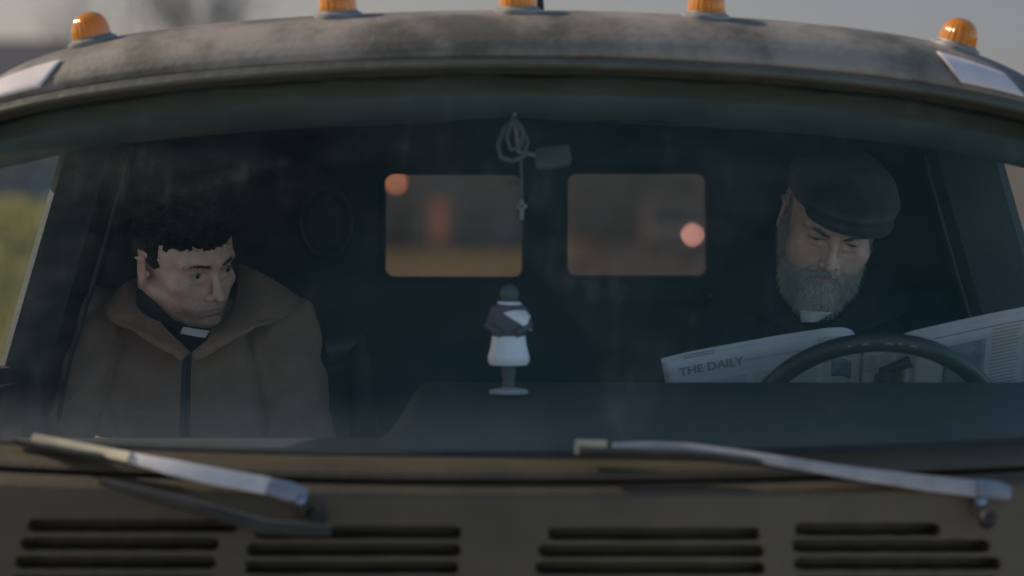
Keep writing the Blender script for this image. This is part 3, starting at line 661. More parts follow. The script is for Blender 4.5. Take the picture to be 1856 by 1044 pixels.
# ---- seats
for cx, w_, lb in ((-.50, .46, 'passenger'), (.56, .50, 'driver')):
    def sb(u, v):
        a = 2*math.pi*u; z = 1.02+(.60 if cx > 0 else .50)*v; y = 5.70+.13*v
        ww = (w_/2)*(1-.25*max(0, v-.75)**1.2*4); c, s_ = math.cos(a), math.sin(a)
        return Vector((cx+math.copysign(abs(c)**.45, c)*ww, y+math.copysign(abs(s_)**.6, s_)*.065, z))
    vs, fs = grid(40, 24, sb); n0 = len(vs)
    fs.append(tuple(range(24*41, 24*41+40)))
    st = link('seat', mesh('s', vs, fs), M['seat'], truck); st['label'] = lb+' seat in dark vinyl'
    MB().box((cx, 5.42, .98), (w_, .52, .14), bev=.05).build('seat_cushion', M['seat'], st)
    MB().box((cx, 5.42, .79), (w_*.8, .4, .24), bev=.01).build('seat_base', M['rubber'], st)
MB().sweep([P(588, 640, 5.62), P(640, 628, 5.64), P(655, 690, 5.62), P(660, 790, 5.58)], [.03, .04, .05, .05], [.06]*4, n=12).build('seat_bolster', M['seat'], truck)
# engine cover with gear lever between the seats
MB().box((.02, 5.25, .95), (.40, .8, .56), bev=.06).build('engine_cover', M['trim'], truck)
# round speaker on the rear wall
spk = MB().lathe([(.052, 0), (.058, .008), (.052, .016), (.045, .012), (.04, .003), (.0, .001)], P(592, 402, 5.88), 40, Matrix.Rotation(R(90), 3, 'X') @ Matrix.Diagonal((.78, 1.12, 1))).build('speaker', M['trim'], truck)
MB().sweep([P(592+46*math.cos(a), 402-62*math.sin(a), 5.865) for a in np.linspace(0, 2*math.pi, 41)[:-1]], .006, .006, up=(0, 1, 0), n=8, closed=True).build('rim', M['chromedull2'] if 'chromedull2' in M else M['head'], spk)
# seat belt hanging at the left pillar
MB().sweep([P(178, 300, 5.42), P(160, 420, 5.44), P(146, 560, 5.46), P(140, 700, 5.45)], .035, .004, up=(0, -1, 0), n=8, pw=5).build('seat_belt', M['trim'], truck)
# ---- chassis, wheels, bed
MB().box((-.35, 6.0, .5), (.09, 3.9, .16), bev=.01).build('chassis_rail', M['rubber'], truck)
MB().box((.35, 6.0, .5), (.09, 3.9, .16), bev=.01).build('chassis_rail', M['rubber'], truck)
MB().box((0, 7.1, .78), (1.9, 1.9, .06), bev=.01).build('load_bed', M['paint'], truck)
for s in (-1, 1):
    MB().box((s*.93, 7.1, .95), (.04, 1.9, .30), bev=.01).build('bed_side', M['paint'], truck)
    for y in (4.85, 7.1):
        rot = Matrix.Rotation(R(90), 3, 'Y')
        wl = MB().lathe([(.20, -.10), (.33, -.11), (.36, -.09), (.365, 0), (.36, .09), (.33, .11), (.20, .10)], (s*.80, y, .395), 40, rot).build('wheel', M['rubber'], truck)
        MB().lathe([(.20, -.06), (.19, -.07), (.10, -.03), (.08, -.075), (.08, .075), (.10, .03), (.19, .07), (.20, .06)], (s*.80, y, .395), 30, rot).build('rim', M['steel'], wl)

# ------------------------------------------------------------------ figurine on the dashboard
FY = 4.70; fb = P(922, 704, FY); fs_ = FY*TAN/928
M['fw'] = mat('white_glazed_robe', (.88, .86, .88), .4, (.80, .78, .80), 30, coat=.3)
M['fd'] = mat('dark_mauve_sash', (.09, .075, .095), .6)
M['fh'] = mat('grey_green_head', (.07, .085, .085), .6)
fig = empty('figurine', fb, 'small white robed figurine with a dark sash standing on the dashboard', 'figurine')
zb = lambda py: (704-py)*fs_+fb.z
def fl(prof, sy=.7): return MB().lathe([(r*fs_, 0+z) for r, z in prof], (fb.x, fb.y, 0), 36, Matrix.Diagonal((1, sy, 1)))
bs_ = fl([(2, zb(716)), (34, zb(714)), (36, zb(710)), (33, zb(706)), (18, zb(703)), (8, zb(701))], 1).build('base', mat('pale_pewter_base', (.42, .40, .37), .5), fig)
fl([(8, zb(703)), (12, zb(698)), (10, zb(690)), (13, zb(676)), (12, zb(664))], 1).build('stem', M['fh'], bs_)
fl([(4, zb(664)), (33, zb(662)), (38, zb(655)), (38, zb(645)), (35, zb(636)), (32, zb(622)), (30, zb(606))]).build('robe', M['fw'], fig)
fl([(29, zb(616)), (31, zb(606)), (33, zb(590)), (35, zb(572)), (31, zb(556)), (20, zb(549)), (8, zb(546))]).build('sash', M['fd'], fig)
# white shawl: an inclined ring round the shoulders
def shawl(u, v):
    a = 2*math.pi*u; ta = math.cos(a); top = 546
    bot = 576+24*ta; py = top+(bot-top)*v; r = (20+17*max(0, min(1, (py-546)/26)))*fs_*(1.02)
    return Vector((fb.x+.0+r*math.cos(a)+4*fs_*v, fb.y+r*.72*math.sin(a), zb(py)))
vs, fs = grid(40, 10, shawl); vs, fs = thick(vs, fs, .0015); link('shawl', mesh('s', vs, fs), M['fw'], fig)
MB().lathe([(3*fs_, zb(550)), (11*fs_, zb(547)), (16*fs_, zb(540)), (17*fs_, zb(531)), (14*fs_, zb(522)), (8*fs_, zb(516)), (1*fs_, zb(514))], (fb.x+1*fs_, fb.y, 0), 28).build('head', M['fh'], fig)
b = MB()
for s in (-1, 1): b.sweep([(fb.x+s*26*fs_, fb.y, zb(560)), (fb.x+s*37*fs_, fb.y-.006, zb(590)), (fb.x+s*14*fs_, fb.y-.022, zb(604))], .013, n=10)
b.build('arms', M['fd'], fig)
# ------------------------------------------------------------------ rosary hanging from the mirror stalk
M['bead'] = mat('dull_green_beads', (.085, .105, .095), .5)
ros = MB()
def beads(pts, n, r):
    pts = [Vector(p) for p in pts]
    L = [0]
    for a, b_ in zip(pts, pts[1:]): L.append(L[-1]+(b_-a).length)
    for i in range(n):
        d = L[-1]*i/(n-1)
        for j in range(len(pts)-1):
            if L[j+1] >= d-1e-9: f = (d-L[j])/(L[j+1]-L[j]); p = pts[j].lerp(pts[j+1], f); break
        ros.lathe([(r*.3, -r), (r*.85, -r*.55), (r, 0), (r*.85, r*.55), (r*.3, r)], p, 8)
beads([P(933, 215, 4.69), P(915, 232, 4.685), P(903, 262, 4.68), P(908, 285, 4.68), P(930, 292, 4.68), P(950, 283, 4.68), P(956, 258, 4.685), P(946, 232, 4.685), P(933, 215, 4.69)], 40, .0035)
beads([P(930, 215, 4.675), P(918, 250, 4.67), P(926, 272, 4.67), P(944, 264, 4.67), P(948, 240, 4.67), P(935, 218, 4.675)], 26, .0032)
beads([P(944, 288, 4.68), P(946, 330, 4.68), P(946, 362, 4.68)], 20, .0022)
rs = tag(ros.build('rosary', M['bead']), 'bead rosary looped over the mirror stalk in the middle of the windscreen', 'rosary')
b = MB(); b.box(P(946, 380, 4.68), (.006, .003, .030), bev=.001); b.box(P(946, 374, 4.68), (.016, .003, .006), bev=.001)
b.build('crucifix', M['chromedull'], rs)

# ------------------------------------------------------------------ newspaper
M['paper'] = mat('grey_newsprint', (.68, .64, .65), .85, (.60, .57, .58), 14, bump=.1)
M['ink'] = mat('black_newsprint_ink', (.27, .26, .26), .8)
M['inkl'] = mat('grey_body_text', (.42, .40, .40), .85)
M['photo'] = mat('dark_blue_printed_photo', (.16, .18, .20), .8, (.30, .31, .33), 30, 5)
M['face'] = mat('brown_printed_photo', (.07, .06, .04), .8, (.19, .15, .12), 60, 5)
PY = 5.02
TL = [(1198, 650), (1250, 637), (1330, 622), (1420, 606), (1500, 594), (1530, 593), (1548, 600), (1562, 626)]
TR = [(1562, 626), (1600, 620), (1635, 606), (1655, 599), (1720, 584), (1790, 569), (1856, 556), (1990, 532)]
TOP = TL+TR[1:]
def topy(px):
    for (a, b_), (c, d_) in zip(TOP, TOP[1:]):
        if a <= px <= c: return b_+(d_-b_)*(px-a)/(c-a)
    return TOP[0][1] if px < TOP[0][0] else TOP[-1][1]
pd = Vector((0, .50, -.866))
def pap(px, s, off=0):
    """s metres down from the top edge of the page"""
    px = px+ (18*s/.09 if px < 1562 else -4*s/.09)*max(0, 1-abs(px-1198)/360)
    fold = 1-min(1, abs(px-1562)/60)
    p = P(px, topy(px), PY+.035*fold+.02*math.sin((px-1198)/130))
    return p+pd*s+Vector((0, -off, .4*off))
news = empty('newspaper', P(1562, 700, 5.1), 'open grey broadsheet newspaper held up behind the steering wheel', 'newspaper')
def page(name, px0, px1, s0, s1, off, m, nu=40, nv=12, t=.0008, par=news):
    vs, fs = grid(nu, nv, lambda u, v: pap(px0+(px1-px0)*u, s0+(s1-s0)*v, off)); vs, fs = thick(vs, fs, t)
    return link(name, mesh(name, vs, fs), m, par)
page('page', 1198, 1562, 0, .30, 0, M['paper']); page('page', 1562, 1990, 0, .30, 0, M['paper'])
page('page', 1200, 1560, .010, .30, .006, M['paper']); page('page', 1640, 1985, .011, .30, .006, M['paper'])
tx = page('inner_page', 1203, 1558, .013, .30, .010, M['paper'])
page('inner_page', 1660, 1980, .022, .30, .010, M['paper'])
def head(s, px0, py0, size, off, m=M['ink'], slope=None):
    vs, fs = text_mesh(s, size, .0002); k = PY*TAN/928; out = []
    for v in vs:
        px = px0+v.x/k; base = py0-topy(px0)
        ss_ = (base*k)/.866-v.y
        out.append(pap(px, ss_, off+.0012+v.z))
    return link('headline', mesh('h', out, fs), m, news, False)
try: FONT = None
except Exception: pass
head("THE DAILY", 1224, 691, .021, .011)
head("RY", 1441, 672, .019, .011)
def lines(px0, px1, s0, s1, n, off, m=M['inkl']):
    v_ = []; f_ = []
    for i in range(n):
        s = s0+(s1-s0)*i/n; e = rng.uniform(.85, 1.0); h = (s1-s0)/n*.4
        a, b_ = grid(10, 1, lambda u, w_: pap(px0+(px1-px0)*e*u, s+h*w_, off)); k = len(v_); v_ += a; f_ += [tuple(j+k for j in q) for q in b_]
    link('text_column', mesh('t', v_, f_), m, news, False)
for a in range(4): lines(1228+84*a, 1228+84*a+74, .12, .29, 22, .0122)
for a in range(3): lines(1800+62*a, 1800+62*a+54, .035, .29, 40, .0125)
lines(1690, 1980, .029, .033, 1, .0125, M['ink'])
lines(1236, 1300, .010, .020, 2, .0122); lines(1300, 1480, .040, .043, 1, .0122); lines(1480, 1548, .022, .060, 9, .0122)
for a_ in range(5): lines(1228+66*a_, 1228+66*a_+58, .068, .12, 12, .0122)
for a_ in range(3): lines(1566+30*a_, 1566+30*a_+26, .028, .058, 8, .0122)
page('printed_photo', 1508, 1545, .062, .095, .0125, M['photo'], 8, 4, .0003)
page('printed_photo', 1588, 1640, .060, .12, .0125, M['face'], 8, 4, .0003)
page('printed_photo', 1715, 1790, .05, .16, .0125, M['photo'], 8, 4, .0003)
# ------------------------------------------------------------------ people: implicit surfaces meshed with surface nets
F32 = np.float32
class Field:
    def __init__(s, xs, ys, zs):
        s.ax = [np.asarray(a, F32) for a in (xs, ys, zs)]
        s.v = np.full([len(a) for a in s.ax], .06, F32)
    def block(s, lo, hi, pad=.06):
        sl = []
        for a, l, h in zip(s.ax, lo, hi):
            i = max(int(np.searchsorted(a, l-pad))-1, 0); j = min(int(np.searchsorted(a, h+pad))+1, len(a)); sl.append(slice(i, j))
        sl = tuple(sl); g = np.meshgrid(*[a[q] for a, q in zip(s.ax, sl)], indexing='ij'); return sl, g
    def union(s, d, lo, hi, k=.02, pad=.05, sub=False):
        sl, g = s.block(lo, hi, pad)
        if min(g[0].shape) == 0: return
        q = d(*g).astype(F32); a = s.v[sl]
        if sub: q = -q; h = np.maximum(k-np.abs(a-q), 0)/k; s.v[sl] = np.maximum(a, q)+h*h*k*.25
        else: h = np.maximum(k-np.abs(a-q), 0)/k; s.v[sl] = np.minimum(a, q)-h*h*k*.25
    def cap(s, a, b, ra, rb, k=.02, sub=False, sx=1):
        a = np.array(a, float); b = np.array(b, float); lo = np.minimum(a, b)-max(ra, rb); hi = np.maximum(a, b)+max(ra, rb)
        s.union(lambda x, y, z: d_cap(x, y, z, a, b, ra, rb), lo, hi, k, sub=sub)
    def ell(s, c, r, k=.02, rot=None, sub=False):
        c = np.array(c, float); m = max(r)
        s.union(lambda x, y, z: d_ell(x, y, z, c, r, rot), c-m, c+m, k, sub=sub)
    def mesh(s, name):
        v = s.v; ins = v < 0
        n = [k-1 for k in v.shape]
        c = [ins[i:i+n[0], j:j+n[1], k:k+n[2]] for i in (0, 1) for j in (0, 1) for k in (0, 1)]
        cnt = sum(a.astype(np.int8) for a in c); mask = (cnt > 0) & (cnt < 8)
        idx = np.argwhere(mask); ids = np.full(mask.shape, -1, np.int64); ids[mask] = np.arange(len(idx))
        pos = np.zeros((len(idx), 3)); wt = np.zeros(len(idx)); I = idx.T
        cs = [(i, j, k) for i in (0, 1) for j in (0, 1) for k in (0, 1)]
        cv = {q: v[I[0]+q[0], I[1]+q[1], I[2]+q[2]].astype(float) for q in cs}
        for p in cs:
            for ax in range(3):
                if p[ax] == 0:
                    q = list(p); q[ax] = 1; q = tuple(q); a, b = cv[p], cv[q]; m = (a < 0) != (b < 0)
                    t = np.where(m, a/(np.where(a-b == 0, 1, a-b)), 0); e = np.zeros((len(idx), 3)); e += np.array(p); e[:, ax] += t
                    pos[m] += e[m]; wt[m] += 1
        pos = pos/wt[:, None]+idx
        for a in range(3): pos[:, a] = np.interp(pos[:, a], np.arange(len(s.ax[a])), s.ax[a])
        faces = []
        for ax in range(3):
            u, w_ = (ax+1) % 3, (ax+2) % 3
            sa = [slice(None)]*3; sb = [slice(None)]*3; sa[ax] = slice(0, -1); sb[ax] = slice(1, None)
            A_, B_ = ins[tuple(sa)], ins[tuple(sb)]; e = np.argwhere(A_ != B_)
            e = e[(e[:, u] > 0) & (e[:, w_] > 0) & (e[:, u] < n[u]) & (e[:, w_] < n[w_])]
            fl = A_[e[:, 0], e[:, 1], e[:, 2]]
            q = []
            for du, dw in ((1, 1), (0, 1), (0, 0), (1, 0)):
                t = e.copy(); t[:, u] -= du; t[:, w_] -= dw; q.append(ids[t[:, 0], t[:, 1], t[:, 2]])
            q = np.stack(q, 1); q[~fl] = q[~fl][:, ::-1]; faces.append(q)
        f = np.concatenate(faces); f = f[(f >= 0).all(1)]
        me = bpy.data.meshes.new(name); me.vertices.add(len(pos)); me.vertices.foreach_set("co", pos.ravel())
        me.loops.add(len(f)*4); me.loops.foreach_set("vertex_index", f.ravel().astype(np.int32))
        me.polygons.add(len(f)); me.polygons.foreach_set("loop_start", np.arange(0, len(f)*4, 4, dtype=np.int32))
        me.update(calc_edges=True); me.validate(); return me
def d_cap(x, y, z, a, b, ra, rb):
    ab = b-a; t = np.clip(((x-a[0])*ab[0]+(y-a[1])*ab[1]+(z-a[2])*ab[2])/max(ab@ab, 1e-9), 0, 1)
    return np.sqrt((x-a[0]-t*ab[0])**2+(y-a[1]-t*ab[1])**2+(z-a[2]-t*ab[2])**2)-(ra+(rb-ra)*t)
def d_ell(x, y, z, c, r, rot=None):
    X, Y, Z = x-c[0], y-c[1], z-c[2]
    if rot is not None: X, Y, Z = [rot[0][i]*X+rot[1][i]*Y+rot[2][i]*Z for i in range(3)]
    k0 = np.sqrt((X/r[0])**2+(Y/r[1])**2+(Z/r[2])**2)+1e-6; k1 = np.sqrt((X/r[0]**2)**2+(Y/r[1]**2)**2+(Z/r[2]**2)**2)+1e-6
    return k0*(k0-1)/k1
def smin(a, b, k): h = np.maximum(k-np.abs(a-b), 0)/k; return np.minimum(a, b)-h*h*k*.25
def smax(a, b, k): return -smin(-a, -b, k)
def axis(lo, hi, fine, coarse, f0, f1):
    a = np.arange(lo, f0, coarse); b = np.arange(f0, f1, fine); c = np.arange(f1, hi+coarse, coarse); return np.concatenate([a, b, c])
def rx(a): c, s = math.cos(a), math.sin(a); return np.array([[1, 0, 0], [0, c, -s], [0, s, c]])
def ry(a): c, s = math.cos(a), math.sin(a); return np.array([[c, 0, s], [0, 1, 0], [-s, 0, c]])
def rz(a): c, s = math.cos(a), math.sin(a); return np.array([[c, -s, 0], [s, c, 0], [0, 0, 1]])

def head_sdf(x, y, z, old):
    if not old: z = np.where(z < -3, -3+(z+3)/.92, z); z = np.where(z < -7.8, -7.8+(z+7.8)/.70, z)
    """head-local cm: x to the viewer's right, -y is the face, z up, origin between the ears at eye level"""
    E = lambda cx, cy, cz, a, b, c, rot=None: d_ell(x, y, z, (cx, cy, cz), (a, b, c), rot)
    C = lambda p, q, ra, rb: d_cap(x, y, z, np.array(p, float), np.array(q, float), ra, rb)
    ax = np.abs(x)
    EM = lambda cx, cy, cz, a, b, c, rot=None: d_ell(ax, y, z, (cx, cy, cz), (a, b, c), rot)
    CM = lambda p, q, ra, rb: d_cap(ax, y, z, np.array(p, float), np.array(q, float), ra, rb)
    wd = .65 if old else -.4
    d = E(0, 1.0, 3.0, 7.4, 9.3, 8.6)
    d = smin(d, E(0, -2.6, 3.2, 6.3, 6.0, 5.6), 2.5)
    d = smin(d, E(0, -2.6, -3.6, 5.6+wd, 5.7, 7.2), 2.5)
    d = smin(d, E(0, -3.4, -7.6, 4.5+wd, 4.7, 4.0), 2.0)
    d = smin(d, CM((5.3+wd, .8, -5.0), (2.4, -6.2, -10.0), 1.5 if old else 1.25, 1.5 if old else 1.3), 2.0)
    d = smin(d, E(0, -7.5, -10.2, 2.1, 1.5, 1.55), 1.5)
    d = smin(d, EM(4.7+wd*.5, -5.7, -2.5, 2.0, 2.0, 1.6), 2.0)
    d = smin(d, EM(3.4+wd, -5.6, -5.0, 2.3 if old else 1.9, 2.1, 2.4), 2.0)
    d = smin(d, CM((1.2, -8.5, 1.55), (4.9, -7.1, 1.7), .62 if not old else .9, .5), 1.5)
    d = smin(d, E(0, -6.7, -6.7, 3.0, 2.2, 2.5), 1.8)
    d = smax(d, -EM(3.15, -9.35, -.15, 1.75, 1.5, 1.05), 1.0)
    # eyeball lids
    lid = EM(3.15, -7.05, -.1, 1.42, 1.38, 1.30)
    d = smin(d, lid, .35)
    op = (.42 if not old else .11); dz = -.22 if not old else -.42
    d = smax(d, -d_ell(ax, y, z, (3.15, -8.75, dz), (1.18, 1.0, op)), .10)
    # lid crease and bag
    d = smax(d, -(CM((2.0, -8.55, .48), (4.3, -7.95, .50), .10, .08)), .25)
    d = smin(d, CM((2.1, -8.15, -1.35), (4.1, -7.65, -1.25), .28, .22), .6)
    # nose
    d = smin(d, C((0, -8.35, 1.0), (0, -10.15, -3.1), .62, .78), 1.0)
    d = smin(d, C((0, -10.1, -3.4), (0, -10.75, -3.9), .85, .82), .7)
    d = smin(d, EM(1.25, -9.35, -4.15, .78, 1.05, .68), .5)
    d = smax(d, -EM(.62, -10.0, -4.75, .36, .62, .32), .25)
    d = smin(d, C((0, -9.0, -4.9), (0, -9.0, -5.6), .40, .30), .8)
    # nasolabial fold
    d = smax(d, -CM((1.9, -9.05, -4.3), (3.3, -7.9, -7.0), .22 if old else .10, .16 if old else .06), .5 if not old else .9)
    # mouth
    d = smin(d, EM(.85, -8.42, -6.52, 1.60, .74, .46), .5)
    d = smin(d, E(0, -8.42, -7.45, 1.9, .74, .50), .6)
    d = smin(d, E(0, -7.9, -10.0, 1.6, 1.1, 1.2), 1.2)
    d = smax(d, -C((-2.2, -9.0, -7.08), (2.2, -9.0, -7.08), .13, .13)+0*d, .18)
    d = smax(d, -E(0, -9.35, -8.45, 1.7, .55, .4), .8)
    # brow furrow
    if old:
        d = smax(d, -CM((.45, -9.35, 1.2), (.6, -9.1, 2.4), .16, .10), .4)
        d = smax(d, -C((-3.6, -8.6, 3.4), (3.6, -8.6, 3.4), .14, .14), .5)
    # ears
    er = rz(R(-24)) @ rx(R(-12))
    xe = ax-7.35; 
    ear = d_ell(xe, y, z, (.25, 1.3, -1.0), (.62, 1.75, 3.0), rz(R(22)) @ rx(R(-10)))
    con = d_ell(xe, y, z, (.95, .75, -.8), (.55, .95, 1.7), rz(R(22)))
    ear = smax(ear, -con, .35)
    ear = smin(ear, d_cap(xe, y, z, np.array([.55, .2, 1.2]), np.array([.8, 2.3, .9]), .26, .26), .4)
    ear = smin(ear, d_ell(xe, y, z, (.15, -.4, -1.3), (.35, .35, .55)), .5)
    d = smin(d, ear, .7)
    return d

def local(g, c, Rm):
    X, Y, Z = (g[0]-c[0])*100, (g[1]-c[1])*100, (g[2]-c[2])*100
    return [Rm[0, i]*X+Rm[1, i]*Y+Rm[2, i]*Z for i in range(3)]
def skin_mat(name, base, red, dark, old):
    m = bpy.data.materials.new(name); m.use_nodes = True; t = m.node_tree; N = t.nodes; L = t.links; b = N["Principled BSDF"]
    a = N.new("ShaderNodeAttribute"); a.attribute_name = "skin"
    tc = N.new("ShaderNodeTexCoord"); n = N.new("ShaderNodeTexNoise"); n.inputs["Scale"].default_value = 60; n.inputs["Detail"].default_value = 6; L.new(tc.outputs["Object"], n.inputs[0])
    mx = N.new("ShaderNodeMix"); mx.data_type = 'RGBA'; mx.blend_type = 'OVERLAY'; mx.inputs[0].default_value = .38
    L.new(a.outputs["Color"], mx.inputs[6]); L.new(n.outputs["Fac"], mx.inputs[7]); L.new(mx.outputs[2], b.inputs["Base Color"])
    b.inputs["Roughness"].default_value = .5; b.inputs["Subsurface Weight"].default_value = .12; b.inputs["Subsurface Radius"].default_value = (.012, .004, .002); b.inputs["Subsurface Scale"].default_value = .6
    n2 = N.new("ShaderNodeTexNoise"); n2.inputs["Scale"].default_value = 420; L.new(tc.outputs["Object"], n2.inputs[0])
    bp = N.new("ShaderNodeBump"); bp.inputs["Strength"].default_value = .25; bp.inputs["Distance"].default_value = .001; L.new(n2.outputs[0], bp.inputs["Height"]); L.new(bp.outputs[0], b.inputs["Normal"])
    return m
def gauss(p, c, r): return np.exp(-(((p-np.array(c))/np.array(r))**2).sum(1))
def ribbons(name, P0, D, Ln, W, m, parent, seg=4, curl=0, droop=(0, 0, 0), seed=1):
    r = np.random.default_rng(seed); n = len(P0)
    D = D/np.linalg.norm(D, axis=1)[:, None]; side = np.cross(D, r.normal(size=(n, 3))); side /= np.linalg.norm(side, axis=1)[:, None]
    nb = np.cross(D, side); V = []; ph = r.uniform(0, 6.28, n); p = P0.copy(); d = D.copy()
    for i in range(seg+1):
        wv = (W*(1-i/seg*.85))[:, None]
        V.append(p-side*wv/2); V.append(p+side*wv/2)
        if curl: d = D+curl*(side*np.sin(ph+i*1.5)[:, None]+nb*np.cos(ph+i*1.5)[:, None])
        d = d+np.array(droop)*(i/seg); d = d/np.linalg.norm(d, axis=1)[:, None]; p = p+d*(Ln/seg)[:, None]
    V = np.stack(V, 1).reshape(-1, 3); k = 2*(seg+1); f = []
    base = np.arange(n)*k
    F = np.concatenate([np.stack([base+2*i, base+2*i+1, base+2*i+3, base+2*i+2], 1) for i in range(seg)])
    me = mesh(name, V.tolist(), F.tolist()); return link(name, me, m, parent)
def mverts(me):
    n = len(me.vertices); c = np.empty(n*3); me.vertices.foreach_get("co", c); nn = np.empty(n*3); me.vertices.foreach_get("normal", nn)
    return c.reshape(-1, 3), nn.reshape(-1, 3)

M['eye'] = mat('eye_white', (.42, .38, .35), .15, coat=.5)
M['iris'] = mat('dark_iris', (.03, .025, .02), .1, coat=1)
M['hair'] = mat('dark_brown_hair', (.014, .011, .009), .75, (.026, .021, .017), 90, spec=.25)
M['brow'] = mat('brow_hair', (.055, .038, .03), .8)
M['greybrow'] = mat('greying_brow_hair', (.15, .13, .11), .85)
M['beard'] = mat('grey_beard_hair', (.30, .29, .27), .8, (.62, .59, .54), 38, 6, (.3, .7))
M['beardbase'] = mat('dark_grey_beard_roots', (.26, .25, .23), .9, (.46, .44, .40), 45, bump=.6, bscale=300)
M['jacket'] = mat('brown_canvas_jacket', (.30, .185, .125), .85, (.36, .225, .155), 8, 6, bump=.3, bscale=140)
M['sleeve'] = M['jacket']
M['coat'] = mat('near_black_wool_coat', (.014, .016, .018), .9, (.022, .025, .027), 30, bump=.3, bscale=300)
M['shirt'] = mat('black_clergy_shirt', (.012, .012, .013), .75)
M['tab'] = mat('white_clerical_collar', (.62, .60, .60), .45)
M['cap'] = mat('dark_blue_grey_tweed', (.009, .014, .018), .95, (.020, .028, .033), 160, 3, bump=.5, bscale=500, sheen=.3)
M['trouser'] = mat('black_trousers', (.015, .015, .016), .85)
M['shoe'] = mat('black_leather_shoe', (.012, .012, .012), .35)
M['zip'] = mat('dark_zip', (.03, .028, .025), .5)

def person(K):
    hc = np.array(K['head']); Rm = ry(K['roll']) @ rz(K['yaw']) @ rx(K['pitch']); old = K['old']
    seat = K['seat']; root = empty('person', seat, K['label'], 'person')
    H = lambda p: hc+Rm @ (np.array(p, float)/100*K.get('hs', 1))
    # skeleton
    nb = np.array(K['neck']); sl, sr = np.array(K['sl']), np.array(K['sr']); pel = np.array(seat)+[0, .02, .10]
    chest = (sl+sr)/2+[0, .01, -.13]
    el, wl = np.array(K['el']), np.array(K['wl']); er_, wr2 = np.array(K['er']), np.array(K['wr'])
    kn = [np.array(seat)+[s*.12, -.46, .09] for s in (-1, 1)]; an = [np.array(seat)+[s*.12, -.50, -.30] for s in (-1, 1)]
    allp = np.array([hc, sl, sr, el, er_, wl, wr2, pel]+kn+an); lo = allp.min(0)-.17; hi = allp.max(0)+.17
    an_ = [a+np.array([0, 0, 0]) for a in an]
    xs = axis(lo[0], hi[0], .0021, .007, hc[0]-.115, hc[0]+.125); ys = axis(lo[1], hi[1], .0022, .008, hc[1]-.135, hc[1]+.115)
    zs = axis(lo[2], max(hi[2], hc[2]+.15), .0021, .008, hc[2]-.155, hc[2]+.145)
    f = Field(xs, ys, zs)
    hs = K.get('hs', 1)
    f.union(lambda x, y, z: head_sdf(*[q/hs for q in local((x, y, z), hc, Rm)], old)*.01*hs, hc-.13, hc+.13, .012)
    nt_ = H((0, 3.0, -5.0)); f.cap(nt_, nb, .056, .064, .02); f.cap(H((0, -1.5, -8.0)), nb+[0, -.02, .01], .038, .05, .02)
    if not K.get('headonly'):
        f.cap(nb, chest, .068, .100, .05); f.cap(chest+[.07, 0, 0], pel+[.05, 0, .05], .085, .10, .04); f.cap(chest-[.07, 0, 0], pel-[.05, 0, -.05], .085, .10, .04)
        for S_, E_, W_, s in ((sl, el, wl, -1), (sr, er_, wr2, 1)):
            f.cap(nb+[s*.03, .01, -.03], S_+[0, 0, -.008], .042, .044, .04)
            f.cap(S_, E_, .046, .037, .03); f.cap(E_, W_, .040, .028, .02)
            hd_ = (W_-E_)/np.linalg.norm(W_-E_); dn = np.array([0, 0, -1.]); sd_ = np.cross(hd_, dn); sd_ /= max(np.linalg.norm(sd_), 1e-6); dn = np.cross(sd_, hd_)
            pm = W_+hd_*.05; f.cap(W_, pm, .026, .030, .015)
            for k_, (o_, L_) in enumerate(((-.030, .075), (-.010, .085), (.010, .080), (.029, .062))):
                a = pm+sd_*o_+hd_*.012; b_ = a+hd_*L_*.5+dn*L_*.12*np.sign(dn[2]+1e-6)*-1; c = b_+hd_*L_*.25-dn*L_*.35*np.sign(dn[2]+1e-6)
                f.cap(a, b_, .0105, .0095, .004); f.cap(b_, c, .0095, .0085, .004)
            th = W_+hd_*.02-sd_*s*.028; f.cap(th, th+hd_*.03-sd_*s*.022, .014, .0115, .006); f.cap(th+hd_*.03-sd_*s*.022, th+hd_*.06-sd_*s*.020, .0115, .010, .004)
        for i in (0, 1):
            f.cap(pel+[(-.07, .07)[i], 0, -.02], kn[i], .085, .058, .04); f.cap(kn[i], an[i], .055, .040, .03); f.cap(an[i]-[0, 0, .03], an[i]+[0, -.13, -.05], .038, .030, .03)
    me = f.mesh('body'); body = link('body', me, None, root)
    c, nn = mverts(me); L = ((c-hc) @ Rm)*100/hs
    base = np.array(K['skin']); col = np.tile(base, (len(c), 1))
    mir = L.copy(); mir[:, 0] = np.abs(mir[:, 0])
    def blend(wt, cc, col=None): return None
    def ap(wt, cc):
        nonlocal col; wt = np.clip(wt, 0, 1)[:, None]; col = col*(1-wt)+np.array(cc)*wt
    ap(.45*gauss(mir, (4.6, -7, -3.0), (2.6, 3, 2.2)), K['red']); ap(.5*gauss(L, (0, -10.6, -3.8), (1.4, 1.5, 1.4)), K['red'])
    ap(.5*gauss(mir, (8, 1.5, -1), (1.5, 3, 3.5)), K['red'])
    jaw = np.clip((-L[:, 2]-5.2)/1.8, 0, 1)*np.clip((-L[:, 1]+2)/3, 0, 1)
    jaw = np.maximum(jaw, .9*gauss(mir, (1.4, -9.2, -5.6), (2.0, 1.4, .55)))
    jaw *= (L[:, 2] > -13)
    ap(jaw*(.8 if not old else .7), K['stub'])
    ap(.75*gauss(L, (0, -9.2, -6.55), (2.1, 1.2, .42))+.85*gauss(L, (0, -9.2, -7.45), (1.9, 1.2, .45)), K['lip'])
    ap(.6*gauss(mir, (3.1, -8.2, -.1), (2.0, 1.4, 1.1)), K['socket']); ap(.85*gauss(mir, (3.15, -8.4, .12 if not old else -.30), (1.5, .9, .16)), (.06, .04, .035))  # shade of the eye hollows put into the skin colour, then lash line
    ca = me.color_attributes.new("skin", 'FLOAT_COLOR', 'POINT'); ca.data.foreach_set("color", np.concatenate([col, np.ones((len(c), 1))], 1).ravel())
